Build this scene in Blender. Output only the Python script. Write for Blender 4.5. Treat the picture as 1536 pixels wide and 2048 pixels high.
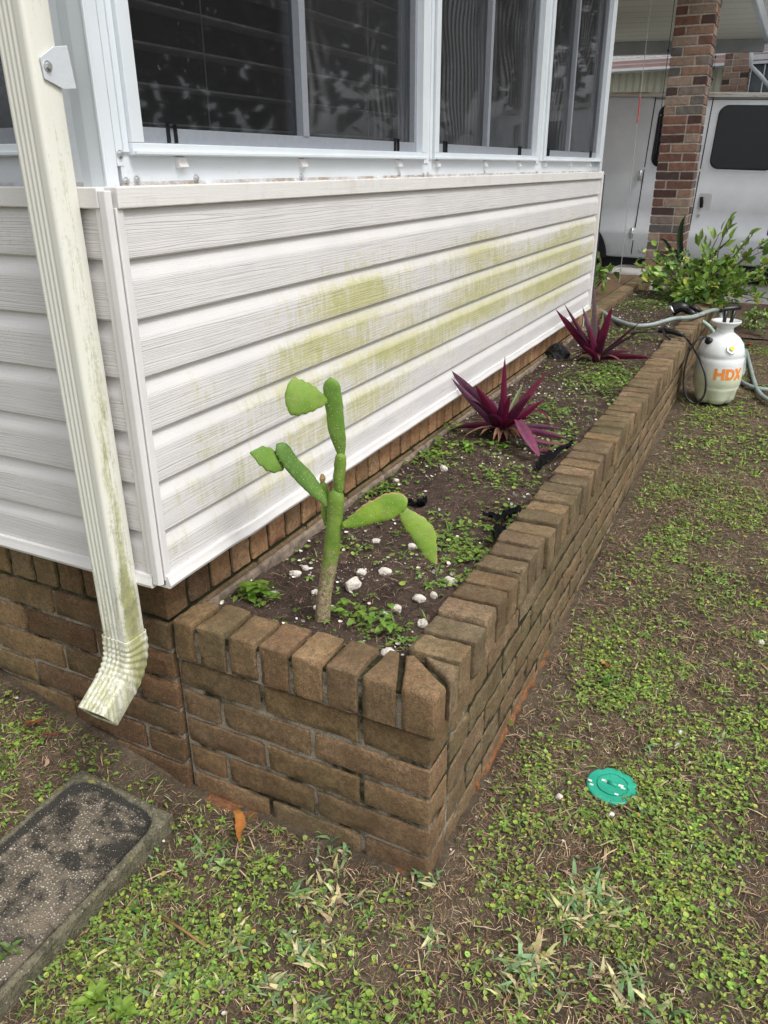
import bpy, bmesh, math, random
import numpy as np
from mathutils import Vector, Matrix, noise as mnoise
rnd = random.Random(7); rs = np.random.RandomState(11)
S = bpy.context.scene
for o in list(bpy.data.objects): bpy.data.objects.remove(o)
R = math.radians
# ---------------------------------------------------------------- camera
YAW, PIT, ROL, FPX = 0.46292692, -0.41627415, -0.00602516, 1555.808
C0 = np.array([0.91117539, -0.92804622, 1.16728799])
fw = np.array([-math.sin(YAW)*math.cos(PIT), math.cos(YAW)*math.cos(PIT), math.sin(PIT)])
rt = np.array([math.cos(YAW), math.sin(YAW), 0.0]); up = np.cross(rt, fw)
c_, s_ = math.cos(ROL), math.sin(ROL); rt, up = c_*rt+s_*up, c_*up-s_*rt
cam = bpy.data.cameras.new('camera'); co = bpy.data.objects.new('camera', cam)
S.collection.objects.link(co); S.camera = co
co.matrix_world = Matrix([[rt[0],up[0],-fw[0],C0[0]],[rt[1],up[1],-fw[1],C0[1]],[rt[2],up[2],-fw[2],C0[2]],[0,0,0,1]])
cam.sensor_fit = 'VERTICAL'; cam.sensor_height = 24; cam.lens = 24*FPX/2048
cam.clip_start = 0.02; cam.clip_end = 900
# ---------------------------------------------------------------- world, sun, exposure
SUN_EL, SUN_AZ = 56, 104          # azimuth measured clockwise from +Y
w = bpy.data.worlds.new('World'); S.world = w; w.use_nodes = True
nt = w.node_tree; nt.nodes.clear()
sky = nt.nodes.new('ShaderNodeTexSky'); sky.sky_type = 'NISHITA'; sky.sun_disc = False
sky.sun_elevation = R(SUN_EL); sky.sun_rotation = R(SUN_AZ); sky.dust_density = 4.0; sky.air_density = 1.0
hs = nt.nodes.new('ShaderNodeHueSaturation'); hs.inputs['Saturation'].default_value = 0.12
bg = nt.nodes.new('ShaderNodeBackground'); bg.inputs[1].default_value = 0.15
wo = nt.nodes.new('ShaderNodeOutputWorld')
nt.links.new(sky.outputs[0], hs.inputs['Color']); nt.links.new(hs.outputs[0], bg.inputs[0]); nt.links.new(bg.outputs[0], wo.inputs[0])
sl = bpy.data.lights.new('sun', 'SUN'); sl.energy = 1.0; sl.angle = R(16); sl.color = (1.0, 0.965, 0.92)
so = bpy.data.objects.new('sun', sl); S.collection.objects.link(so)
sd = Vector((math.sin(R(SUN_AZ))*math.cos(R(SUN_EL)), math.cos(R(SUN_AZ))*math.cos(R(SUN_EL)), math.sin(R(SUN_EL))))
so.rotation_euler = sd.to_track_quat('Z', 'Y').to_euler()
S.view_settings.view_transform = 'Standard'; S.view_settings.look = 'None'
S.view_settings.exposure = 0.58; S.view_settings.gamma = 1

def ray(px, py): return fw + rt*(px-768)/FPX + up*(1024-py)/FPX
def at(px, py, ax, val):
    d = ray(px, py); return C0 + d*(val-C0[ax])/d[ax]
# ---------------------------------------------------------------- helpers
def link(o, parent=None):
    S.collection.objects.link(o)
    if parent is not None: o.parent = parent
    return o
def tag(o, label=None, cat=None, group=None, kind=None):
    if label: o['label'] = label
    if cat: o['category'] = cat
    if group: o['group'] = group
    if kind: o['kind'] = kind
    return o
def thing(name, label, cat, loc=(0,0,0), group=None):
    o = bpy.data.objects.new(name, None); o.empty_display_size = .05; link(o); o.location = loc
    return tag(o, label, cat, group)
class MB:
    def __init__(s): s.v = []; s.f = []; s.m = []; s.c = []; s.n = 0
    def add(s, verts, faces, mi=0, col=None):
        verts = np.asarray(verts, float).reshape(-1, 3)
        s.v.append(verts); k = s.n
        s.f += [tuple(int(i)+k for i in f) for f in faces]; s.m += [mi]*len(faces)
        if col is None: col = (1, 1, 1)
        col = np.asarray(col, float)
        s.c.append(np.broadcast_to(col, (len(verts), 3)).copy() if col.ndim == 1 else col)
        s.n += len(verts)
    def inst(s, tv, tf, pos, rot, scl, col, mi=0):
        """many copies of a small template, numpy"""
        n = len(pos); tv = np.asarray(tv, float); k = len(tv)
        V = np.einsum('nij,kj->nki', rot, tv)*np.asarray(scl).reshape(n, 1, -1) if np.ndim(scl) < 2 else np.einsum('nij,nkj->nki', rot, tv[None]*scl[:, None, :])
        V = V+pos[:, None, :]; s.v.append(V.reshape(-1, 3))
        s.c.append(np.repeat(col, k, axis=0))
        for i in range(n):
            b = s.n+i*k
            s.f += [tuple(b+j for j in f) for f in tf]
        s.m += [mi]*(n*len(tf)); s.n += n*k
    def box(s, a, b, mi=0, col=None):
        x0, y0, z0 = a; x1, y1, z1 = b
        v = [(x0,y0,z0),(x1,y0,z0),(x1,y1,z0),(x0,y1,z0),(x0,y0,z1),(x1,y0,z1),(x1,y1,z1),(x0,y1,z1)]
        s.add(v, [(0,3,2,1),(4,5,6,7),(0,1,5,4),(1,2,6,5),(2,3,7,6),(3,0,4,7)], mi, col)
    def prism(s, poly, axis, a, b, mi=0, col=None):
        """poly of 2-D points in the plane normal to axis (cyclic order of the other two), extruded a..b"""
        n = len(poly); oth = [(1,2),(2,0),(0,1)][axis]; v = []
        for t in (a, b):
            for p in poly:
                q = [0,0,0]; q[axis] = t; q[oth[0]] = p[0]; q[oth[1]] = p[1]; v.append(q)
        f = [tuple(range(n))[::-1], tuple(range(n, 2*n))]+[(i, (i+1) % n, n+(i+1) % n, n+i) for i in range(n)]
        s.add(v, f, mi, col)
    def tube(s, pts, r, seg=10, mi=0, col=None, caps=True, flat=1.0):
        P = [Vector(p) for p in pts]; n = len(P)
        rr = [r]*n if not hasattr(r, '__len__') else list(r)
        v = []; ref = Vector((0,0,1))
        t0 = (P[1]-P[0]).normalized()
        if abs(t0.z) > .9: ref = Vector((0,1,0))
        a = t0.cross(ref).normalized()
        for i in range(n):
            t = (P[min(i+1, n-1)]-P[max(i-1, 0)]).normalized()
            a = (a-t*a.dot(t)).normalized(); b = t.cross(a)
            for k in range(seg):
                th = 2*math.pi*k/seg; v.append(P[i]+(a*math.cos(th)+b*math.sin(th)*flat)*rr[i])
        f = []
        for i in range(n-1):
            for k in range(seg):
                f.append((i*seg+k, i*seg+(k+1) % seg, (i+1)*seg+(k+1) % seg, (i+1)*seg+k))
        if caps: f += [tuple(range(seg))[::-1], tuple((n-1)*seg+k for k in range(seg))]
        s.add([tuple(q) for q in v], f, mi, col)
    def lathe(s, prof, c=(0,0,0), seg=28, mi=0, mod=None, col=None):
        v = []; n = len(prof)
        for (r, z) in prof:
            for k in range(seg):
                th = 2*math.pi*k/seg; rr = r*(mod(th, z) if mod else 1)
                v.append((c[0]+rr*math.cos(th), c[1]+rr*math.sin(th), c[2]+z))
        f = [(i*seg+k, i*seg+(k+1) % seg, (i+1)*seg+(k+1) % seg, (i+1)*seg+k) for i in range(n-1) for k in range(seg)]
        s.add(v, f, mi, col)
    def build(s, name, mats, parent=None, smooth=False, merge=None, bevel=None):
        me = bpy.data.meshes.new(name); V = np.concatenate(s.v); Cc = np.concatenate(s.c)
        me.from_pydata([tuple(p) for p in V.tolist()], [], s.f)
        if not isinstance(mats, (list, tuple)): mats = [mats]
        for m in mats: me.materials.append(m)
        if any(s.m): me.polygons.foreach_set('material_index', s.m)
        a = me.color_attributes.new('Col', 'FLOAT_COLOR', 'POINT')
        a.data.foreach_set('color', np.concatenate([Cc, np.ones((len(Cc), 1))], 1).astype(np.float32).ravel())
        if merge:
            bm = bmesh.new(); bm.from_mesh(me); bmesh.ops.remove_doubles(bm, verts=bm.verts, dist=merge); bm.to_mesh(me); bm.free()
        if smooth: me.polygons.foreach_set('use_smooth', [True]*len(me.polygons))
        me.update(); o = link(bpy.data.objects.new(name, me), parent)
        if parent is not None and parent.location.length > 0:
            o.matrix_parent_inverse = Matrix.Translation(-parent.location)
        if bevel:
            b = o.modifiers.new('bevel', 'BEVEL'); b.width = bevel; b.segments = 2; b.limit_method = 'ANGLE'
        return o
def copy_tree(o, parent=None):
    c = o.copy(); S.collection.objects.link(c); c.parent = parent
    for ch in list(o.children): copy_tree(ch, c)
    return c
def spline(pts, n=8):
    P = [np.array(p, float) for p in pts]; P = [2*P[0]-P[1]]+P+[2*P[-1]-P[-2]]; out = []
    for i in range(1, len(P)-2):
        for k in range(n):
            t = k/n; a, b, c, d = P[i-1:i+3]
            out.append(.5*((2*b)+(c-a)*t+(2*a-5*b+4*c-d)*t*t+(3*b-a-3*c+d)*t**3))
    out.append(P[-2]); return out
def vnoise(x, y, s=1.0, seed=0):
    x = np.asarray(x)*s; y = np.asarray(y)*s; xi = np.floor(x).astype(int); yi = np.floor(y).astype(int); fx = x-xi; fy = y-yi
    def hsh(a, b):
        h = (a*374761393+b*668265263+seed*982451653) & 0xffffffff; h = ((h ^ (h >> 13))*1274126177) & 0xffffffff
        return ((h ^ (h >> 16)) & 0xffff)/65535.0
    fx = fx*fx*(3-2*fx); fy = fy*fy*(3-2*fy)
    return (hsh(xi, yi)*(1-fx)+hsh(xi+1, yi)*fx)*(1-fy)+(hsh(xi, yi+1)*(1-fx)+hsh(xi+1, yi+1)*fx)*fy
# ---------------------------------------------------------------- node materials
class NM:
    def __init__(s, name):
        s.m = bpy.data.materials.new(name); s.m.use_nodes = True; s.t = s.m.node_tree
        s.b = s.t.nodes['Principled BSDF']; s.o = s.t.nodes['Material Output']
        s.tc = s.t.nodes.new('ShaderNodeTexCoord')
    def n(s, ty, **k):
        q = s.t.nodes.new('ShaderNode'+ty)
        for a, b in k.items(): setattr(q, a, b)
        return q
    def put(s, sock, val):
        if isinstance(val, bpy.types.NodeSocket): s.t.links.new(val, sock)
        elif val is not None:
            if hasattr(sock.default_value, '__len__') and hasattr(val, '__len__') and len(sock.default_value) == 4 and len(val) == 3: val = (*val, 1)
            sock.default_value = val
    def obj(s): return s.tc.outputs['Object']
    def mapv(s, scale=(1,1,1), rot=(0,0,0), vec=None):
        q = s.n('Mapping'); s.put(q.inputs[0], vec or s.obj()); q.inputs['Scale'].default_value = scale; q.inputs['Rotation'].default_value = rot; return q.outputs[0]
    def noise(s, scale, detail=4, rough=.55, vec=None, dist=0):
        q = s.n('TexNoise'); s.put(q.inputs['Vector'], vec or s.obj()); q.inputs['Scale'].default_value = scale
        q.inputs['Detail'].default_value = detail; q.inputs['Roughness'].default_value = rough; q.inputs['Distortion'].default_value = dist; return q.outputs[0]
    def vor(s, scale, vec=None, feature='F1', out=0, rnd_=1.0):
        q = s.n('TexVoronoi', feature=feature); s.put(q.inputs['Vector'], vec or s.obj()); q.inputs['Scale'].default_value = scale; q.inputs['Randomness'].default_value = rnd_; return q.outputs[out]
    def ramp(s, fac, stops):
        q = s.n('ValToRGB'); s.put(q.inputs[0], fac); e = q.color_ramp.elements
        while len(e) < len(stops): e.new(.5)
        for i, (p, c) in enumerate(stops):
            if not hasattr(c, '__len__'): c = (c, c, c)
            e[i].position = p; e[i].color = (*c, 1)
        return q.outputs[0]
    def mix(s, fac, a, b, mode='MIX'):
        q = s.n('MixRGB', blend_type=mode); s.put(q.inputs[0], fac); s.put(q.inputs[1], a); s.put(q.inputs[2], b); return q.outputs[0]
    def math(s, op, a, b=None, clamp=False):
        q = s.n('Math', operation=op); q.use_clamp = clamp; s.put(q.inputs[0], a)
        if b is not None: s.put(q.inputs[1], b)
        return q.outputs[0]
    def xyz(s, vec=None):
        q = s.n('SeparateXYZ'); s.put(q.inputs[0], vec or s.obj()); return q.outputs
    def attr(s, name='Col'):
        q = s.n('Attribute'); q.attribute_name = name; return q.outputs['Color']
    def bump(s, h, strength=.3, dist=.01, prev=None):
        q = s.n('Bump'); q.inputs['Strength'].default_value = strength; q.inputs['Distance'].default_value = dist
        s.put(q.inputs['Height'], h)
        if prev is not None: s.put(q.inputs['Normal'], prev)
        return q.outputs[0]
    def fin(s, col=None, rough=None, bump=None, metal=None, spec=None, **k):
        if col is not None: s.put(s.b.inputs['Base Color'], col)
        if rough is not None: s.put(s.b.inputs['Roughness'], rough)
        if metal is not None: s.put(s.b.inputs['Metallic'], metal)
        if spec is not None: s.put(s.b.inputs['Specular IOR Level'], spec)
        if bump is not None: s.put(s.b.inputs['Normal'], bump)
        for a, v in k.items(): s.put(s.b.inputs[a], v)
        return s.m
def simple(name, col, rough=.5, var=.12, scale=30, bump=.1, bdist=.002, metal=0, spec=.5, useattr=False):
    m = NM(name); nz = m.noise(scale, 5)
    c = m.mix(m.ramp(nz, [(.3, 0), (.7, 1)]), tuple(x*(1-var) for x in col), tuple(min(1, x*(1+var)) for x in col))
    if useattr: c = m.mix(1, c, m.attr(), 'MULTIPLY')
    return m.fin(c, rough, m.bump(nz, bump, bdist), metal, spec)

def mat_brick(name, tint=(1,1,1), wet=0.0, moss=0.5):
    tint = (tint[0]*1.04, tint[1]*1.02, tint[2]*.97)
    m = NM(name); a = m.attr(); n1 = m.noise(14, 5); n2 = m.noise(95, 6, .75); n3 = m.noise(340, 4, .75)
    c = m.mix(m.ramp(n1, [(.35, 0), (.7, 1)]), (.235*tint[0], .142*tint[1], .074*tint[2]), (.40*tint[0], .275*tint[1], .155*tint[2]))
    c = m.mix(m.ramp(n2, [(.40, .0), (.62, .85)]), c, (.145*tint[0], .100*tint[1], .060*tint[2]))
    c = m.mix(m.ramp(n3, [(.54, 0), (.70, .6)]), c, (.56, .44, .29))
    c = m.mix(m.ramp(n3, [(.30, .55), (.44, 0)]), c, (.050, .034, .020))
    c = m.mix(1, c, a, 'MULTIPLY')
    g = m.ramp(m.noise(5.5, 5, .65), [(.47, 0), (.68, moss)])
    c = m.mix(g, c, (.115, .105, .050))
    ms = m.ramp(m.noise(26, 8, .8), [(.58, 0), (.68, moss*.8)])
    c = m.mix(ms, c, (.040, .042, .020))
    c = m.mix(m.ramp(m.noise(17, 5, .7, m.mapv((1, 1, 1), (.5, .2, .9))), [(.70, 0), (.73, .5)]), c, (.34, .25, .07))
    h = m.mix(.55, m.noise(60, 8, .8), n3)
    return m.fin(c, .88, m.bump(h, 1.0, .010), spec=.25)
def mat_mortar():
    m = NM('mortar'); n1 = m.noise(9, 5, .7); n3 = m.noise(300, 3, .7)
    c = m.mix(m.ramp(n3, [(.35, 0), (.7, 1)]), (.26, .22, .165), (.55, .49, .41))
    x, y, z = m.xyz()
    k = m.ramp(m.math('ADD', n1, m.math('MULTIPLY', m.math('SUBTRACT', y, .0), .9, True)), [(.46, 0), (.60, 1)])
    c = m.mix(k, c, m.mix(m.ramp(m.noise(60, 3), [(.4, 0), (.6, 1)]), (.022, .024, .012), (.06, .052, .03)))
    top = m.math('GREATER_THAN', z, .388)
    c = m.mix(m.math('MULTIPLY', top, m.ramp(m.noise(40, 4), [(.3, .6), (.6, 1)])), c, (.028, .030, .012))
    return m.fin(c, .95, m.bump(n3, .8, .005), spec=.2)
def mat_siding():
    m = NM('vinyl_siding'); x, y, z = m.xyz(); cv = m.n('CombineXYZ'); m.put(cv.inputs[1], m.math('ADD', x, y)); m.put(cv.inputs[2], z); v0 = cv.outputs[0]
    def grain(k, dist, lo, hi, seed):
        q = m.n('TexWave', wave_type='BANDS', bands_direction='Z'); m.put(q.inputs[0], m.mapv((1, k, 52), (0, 0, 0), v0)); q.inputs['Scale'].default_value = 1; q.inputs['Distortion'].default_value = dist
        q.inputs['Detail'].default_value = 2.5; q.inputs['Detail Scale'].default_value = .9; q.inputs['Detail Roughness'].default_value = .5; q.inputs['Phase Offset'].default_value = seed
        return m.ramp(q.outputs[1], [(lo, 1), (hi, 0)])
    pat = m.ramp(m.noise(1, 3, .6, m.mapv((1, 9, 60), (0, 0, 0), v0)), [(.34, .35), (.56, 1)])
    tz = m.math('FRACT', m.math('DIVIDE', m.math('SUBTRACT', 1.135, z), (1.1405-.517-.006)/7)); gm = m.ramp(tz, [(.30, .12), (.42, 1)]); am = m.ramp(tz, [(.10, .35), (.36, 1), (.9, 1), (1.0, .7)])
    g = m.math('MULTIPLY', m.math('MAXIMUM', grain(2.4, 8, .02, .17, 0), m.math('MULTIPLY', grain(1.7, 12, .012, .11, 2.7), .8)), m.math('MULTIPLY', pat, gm))
    al = m.attr('algae')
    st = m.noise(1, 4, .75, m.mapv((40, 75, 11)), .5); big = m.noise(7, 6, .75); fine = m.noise(1, 3, .7, m.mapv((60, 14, 150)), 1.5)
    s = m.math('ADD', m.math('MULTIPLY', big, .34), m.math('ADD', m.math('MULTIPLY', st, .44), m.math('MULTIPLY', fine, .32)))
    k = m.math('MULTIPLY', m.math('SUBTRACT', m.math('ADD', s, m.math('MULTIPLY', al, .27)), .635), 6.0, True); k = m.math('MULTIPLY', k, am)
    spk = m.ramp(m.noise(300, 4, .75), [(.56, 0), (.68, .45)])
    base = m.mix(m.ramp(m.noise(7, 4), [(.3, 0), (.7, 1)]), (.665, .65, .65), (.73, .715, .71))
    base = m.mix(m.math('MULTIPLY', m.math('MULTIPLY', spk, 1.2), m.ramp(big, [(.42, .15), (.6, 1)])), base, (.50, .45, .41))
    base = m.mix(m.math('MULTIPLY', g, .33), base, (.25, .235, .235))
    gcol = m.mix(m.ramp(m.noise(18, 5, .7), [(.35, 0), (.65, 1)]), (.44, .45, .13), (.58, .54, .27)); gcol = m.mix(m.math('MULTIPLY', g, .5), gcol, (.16, .17, .06))
    c = m.mix(m.math('MULTIPLY', k, .82), base, gcol)
    return m.fin(c, m.ramp(fine, [(.3, .34), (.7, .5)]), m.bump(g, .28, -.0025, m.bump(m.noise(1, 2, .5, m.mapv((1, 6, 90), (0, 0, 0), v0)), .10, .002)), spec=.45)
def mat_spout():
    m = NM('mouldy_cream_paint'); x, y, z = m.xyz()
    low = m.math('SUBTRACT', 1.0, m.math('MULTIPLY', m.math('SUBTRACT', z, .28), 1.05), True)
    vlow = m.math('SUBTRACT', 1.0, m.math('MULTIPLY', m.math('SUBTRACT', z, .27), 2.6), True)
    wob = m.math('MULTIPLY', m.math('SUBTRACT', m.noise(9, 4, .7), .5), .045)
    sb_ = m.math('SUBTRACT', 1.0, m.math('MULTIPLY', m.math('ABSOLUTE', m.math('ADD', m.math('ADD', y, .080), wob)), 48), True)
    side = m.math('MULTIPLY', m.math('GREATER_THAN', x, -.016), sb_)
    blot = m.math('MULTIPLY', m.math('SUBTRACT', 1.0, m.math('MULTIPLY', m.math('ABSOLUTE', m.math('SUBTRACT', z, .485)), 14), True), side)
    st = m.noise(1, 6, .8, m.mapv((95, 95, 8)), .8); sp = m.noise(150, 6, .85)
    s = m.math('ADD', m.math('MULTIPLY', st, .62), m.math('MULTIPLY', sp, .38))
    bias = m.math('ADD', m.math('MULTIPLY', side, m.math('ADD', .06, m.math('MULTIPLY', low, .21))), m.math('ADD', m.math('MULTIPLY', vlow, .20), m.math('MULTIPLY', blot, .22)))
    k = m.math('MULTIPLY', m.math('SUBTRACT', m.math('ADD', s, bias), .575), 6, True)
    base = m.mix(m.noise(6, 3), (.72, .715, .63), (.78, .78, .72))
    gr = m.mix(m.ramp(m.noise(50, 4, .7), [(.35, 0), (.7, 1)]), (.38, .39, .13), (.13, .13, .045))
    c = m.mix(m.math('MULTIPLY', k, .85), base, gr)
    pal = m.math('MULTIPLY', m.ramp(m.noise(1, 4, .6, m.mapv((30, 30, 5))), [(.48, 0), (.72, .45)]), low)
    c = m.mix(pal, c, (.56, .57, .30))
    return m.fin(c, .45, m.bump(sp, .15, .002))
M = {}
M['brick'] = mat_brick('weathered_brick'); M['brick_dark'] = mat_brick('dark_brick', (.62, .56, .56), moss=.9)  # second brick tone near the house corner: darker, with more moss colour
M['brick_side'] = mat_brick('mossy_brick', (.98, 1.06, 1.14), moss=.6); M['brick_tan'] = mat_brick('tan_brick', (1.75, 1.55, 1.55), moss=.15)
M['mortar'] = mat_mortar()
M['siding'] = mat_siding(); M['spout'] = mat_spout()
M['trim'] = simple('vinyl_trim', (.72, .705, .70), .4, .05, 12, .08)
m = NM('j_trim'); g = m.noise(1, 4, .6, m.mapv((60, 5, 160)), 1.2)
M['jtrim'] = m.fin(m.mix(m.ramp(m.noise(9, 5, .7), [(.5, 0), (.75, .6)]), (.73, .715, .70), (.56, .50, .45)), .45, m.bump(g, .25, .003))
M['alu'] = simple('white_aluminium', (.66, .71, .75), .32, .05, 8, .03)
m = NM('flashing'); sp = m.ramp(m.noise(120, 4, .7), [(.60, 0), (.72, .35)]); x, y, z = m.xyz()
lo = m.math('MULTIPLY', m.ramp(m.noise(14, 5, .7), [(.40, 0), (.62, 1)]), m.math('LESS_THAN', z, 1.1505))
M['flash'] = m.fin(m.mix(lo, m.mix(sp, (.64, .68, .71), (.38, .37, .36)), (.33, .27, .22)), .38, m.bump(m.noise(60, 3), .1, .002))
M['dirt'] = simple('sill_grime', (.40, .33, .27), .9, .45, 60, .6, .004)
M['screw'] = simple('zinc', (.62, .63, .64), .35, .1, 50, .05, metal=.7)
M['bracket'] = None
m = NM('hammered_steel'); v = m.noise(110, 2, .5, None, .6)
M['bracket'] = m.fin((.62, .66, .70), .34, m.bump(v, .28, .003), metal=.1)
M['meshgrey'] = None
m = NM('screen_frame_grey'); q = m.n('TexWave', wave_type='BANDS'); m.put(q.inputs[0], m.mapv((1, 260, 260))); q.inputs['Scale'].default_value = 1
M['meshgrey'] = m.fin(m.mix(m.noise(90, 3), (.20, .22, .25), (.28, .30, .335)), .5, m.bump(m.noise(1, 2, .5, m.mapv((1, 600, 600))), .2, .002))
M['black'] = simple('black_plastic', (.012, .012, .014), .35, .2, 40, .1)
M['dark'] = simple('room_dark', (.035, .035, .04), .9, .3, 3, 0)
M['curtain'] = simple('dark_curtain', (.17, .18, .19), .9, .4, 6, .2)
M['slat'] = simple('blind_slat', (.62, .56, .48), .45, .2, 30, 0)
# window glass and insect screen
def mat_glass():
    m = NM('window_glass'); t = m.n('BsdfTransparent'); t.inputs[0].default_value = (.55, .57, .6, 1)
    g = m.n('BsdfGlossy'); g.inputs['Roughness'].default_value = .03; g.inputs[0].default_value = (1, 1, 1, 1)
    fr = m.n('Fresnel'); fr.inputs[0].default_value = 1.5; b = m.bump(m.noise(2.2, 2), .05, .02); m.put(g.inputs['Normal'], b)
    sp = m.ramp(m.noise(70, 4, .75), [(.64, .014), (.74, .13)])
    mx = m.n('MixShader'); m.put(mx.inputs[0], m.math('MULTIPLY', fr.outputs[0], .42)); m.put(mx.inputs[1], t.outputs[0]); m.put(mx.inputs[2], g.outputs[0])
    d = m.n('BsdfDiffuse'); d.inputs[0].default_value = (.7, .7, .72, 1); m2 = m.n('MixShader'); m.put(m2.inputs[0], sp); m.put(m2.inputs[1], mx.outputs[0]); m.put(m2.inputs[2], d.outputs[0])
    m.t.links.new(m2.outputs[0], m.o.inputs[0]); m.t.nodes.remove(m.b); return m.m
def mat_screen():
    m = NM('insect_screen'); t = m.n('BsdfTransparent'); d = m.n('BsdfDiffuse'); d.inputs[0].default_value = (.20, .205, .215, 1)
    q = m.n('TexWave', wave_type='BANDS', bands_direction='Y'); m.put(q.inputs[0], m.obj()); q.inputs['Scale'].default_value = 9; q.inputs['Distortion'].default_value = 26; q.inputs['Detail'].default_value = 1.0; q.inputs['Detail Scale'].default_value = .32
    ptc = m.ramp(m.noise(3.2, 3, .6), [(.44, 0), (.60, 1)])
    f = m.math('ADD', .06, m.math('MULTIPLY', m.math('MULTIPLY', q.outputs[1], ptc), .27))
    mx = m.n('MixShader'); m.put(mx.inputs[0], f); m.put(mx.inputs[1], t.outputs[0]); m.put(mx.inputs[2], d.outputs[0])
    m.t.links.new(mx.outputs[0], m.o.inputs[0]); m.t.nodes.remove(m.b); return m.m
M['glass'] = mat_glass(); M['screen'] = mat_screen()
def mat_soil(name, c1, c2, speck, spk_amt=.3):
    m = NM(name); n1 = m.noise(18, 8, .75); n2 = m.noise(160, 4, .8); f = m.noise(1, 3, .7, m.mapv((220, 90, 90), (0, 0, .7)), 2)
    c = m.mix(m.ramp(n1, [(.3, 0), (.7, 1)]), c1, c2)
    c = m.mix(m.ramp(f, [(.56, 0), (.66, .5)]), c, tuple(x*2.2 for x in c2))
    c = m.mix(m.ramp(n2, [(.62, 0), (.70, spk_amt)]), c, speck)
    c = m.mix(m.ramp(m.noise(4, 4), [(.35, .0), (.65, .45)]), c, tuple(x*.55 for x in c1))
    return m.fin(c, .95, m.bump(m.mix(.5, n1, n2), .9, .012), spec=.2)
M['bedsoil'] = mat_soil('bed_soil', (.034, .023, .018), (.120, .086, .066), (.45, .39, .33), .85)
M['ground'] = mat_soil('lawn_soil', (.046, .034, .024), (.185, .145, .100), (.38, .31, .23), .6)
def mat_slab():
    m = NM('splash_concrete'); x, y, z = m.xyz()
    ag = m.vor(210, out=0); cell = m.vor(210, out=1); n1 = m.noise(16, 6, .75); n2 = m.noise(34, 5, .8)
    dd = m.math('ADD', m.xyz(m.attr())[0], m.math('ADD', m.math('MULTIPLY', m.math('SUBTRACT', n2, .5), .6), m.math('MULTIPLY', m.math('SUBTRACT', m.noise(14, 4), .5), .45)))
    rim = m.ramp(dd, [(.12, 1), (.28, 0)]); ring = m.ramp(dd, [(.20, 1), (.60, 1), (.98, .0)])
    peb = m.mix(m.xyz(cell)[0], (.22, .20, .16), (.68, .63, .52))
    base = m.mix(m.ramp(ag, [(.22, 1), (.42, 0)]), (.145, .118, .085), peb)
    blk = m.ramp(m.math('ADD', m.math('ADD', m.math('MULTIPLY', ring, .20), m.math('MULTIPLY', m.math('SUBTRACT', 1.0, m.xyz(m.attr())[1]), .10)), n1), [(.50, 0), (.63, .95)])
    base = m.mix(m.ramp(m.noise(9, 5, .7), [(.54, 0), (.66, .6)]), base, (.20, .16, .115)); base = m.mix(m.math('MULTIPLY', blk, m.ramp(ag, [(.10, .35), (.25, 1)])), base, (.022, .021, .018))
    rc = m.mix(m.ramp(n2, [(.4, 0), (.65, 1)]), (.16, .145, .095), (.062, .058, .038))
    rc = m.mix(m.ramp(m.noise(26, 3), [(.64, 0), (.68, .9)]), rc, (.24, .22, .055))
    rc = m.mix(m.ramp(m.vor(90), [(.10, .8), (.16, 0)]), rc, (.34, .32, .25))
    return m.fin(m.mix(rim, base, rc), .8, m.bump(m.mix(.5, m.ramp(ag, [(.1, 1), (.5, 0)]), n2), .8, .006), spec=.4)
M['slab'] = mat_slab()
def mat_leaf(name, rough=.45, trans=.25, spec=.4):
    m = NM(name); c = m.mix(.35, m.attr(), m.mix(1, m.attr(), m.ramp(m.noise(90, 3), [(.3, .55), (.7, 1.35)]), 'MULTIPLY'))
    m.fin(c, rough, m.bump(m.noise(200, 2), .2, .002), spec=spec)
    tr = m.n('BsdfTranslucent'); m.put(tr.inputs[0], c); mx = m.n('MixShader'); mx.inputs[0].default_value = trans
    m.put(mx.inputs[1], m.b.outputs[0]); m.put(mx.inputs[2], tr.outputs[0]); m.t.links.new(mx.outputs[0], m.o.inputs[0]); return m.m
M['leaf'] = mat_leaf('green_leaf'); M['straw'] = mat_leaf('dry_straw', .8, .1, .2)
M['purple'] = mat_leaf('purple_leaf', .42, .12, .4)
M['concrete'] = simple('driveway_concrete', (.42, .41, .39), .7, .25, 3, .2, .004)
M['paver'] = mat_brick('porch_paver', (.62, .58, .62), moss=.5)
M['dirtpath'] = mat_soil('dirt_path', (.11, .075, .055), (.20, .145, .11), (.3, .25, .2), .3)
m = NM('white_stone'); n1 = m.noise(60, 6, .75); M['stone'] = m.fin(m.mix(m.ramp(n1, [(.48, 0), (.62, .8)]), (.72, .68, .62), (.33, .26, .20)), .85, m.bump(n1, .8, .006))
# ---------------------------------------------------------------- terrain
def H(x, y):
    x = np.asarray(x, float); y = np.asarray(y, float)
    g = np.clip(y-.5, 0, 3.5)*.034
    g = g+.125*np.clip(-x/.5, 0, 1.15)*np.clip((.55-y)/.3, 0, 1)
    return g
def Hn(x, y): return H(x, y)+.010*(vnoise(x, y, 9, 1)-.5)+.006*(vnoise(x, y, 31, 2)-.5)
xs = np.unique(np.concatenate([np.array([-300, -120, -50, -20, -8, -4, -2]), np.linspace(-1.2, 2.4, 190), np.array([3, 4, 6, 10, 20, 50, 120, 300])]))
ys = np.unique(np.concatenate([np.array([-300, -120, -50, -20, -8, -3, -1.5]), np.linspace(-1.1, 1.6, 150), np.linspace(1.65, 6, 90), np.array([7, 9, 12, 20, 50, 120, 300])]))
X, Y = np.meshgrid(xs, ys); Z = Hn(X, Y)
mb = MB(); nx = len(xs); ny = len(ys)
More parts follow.
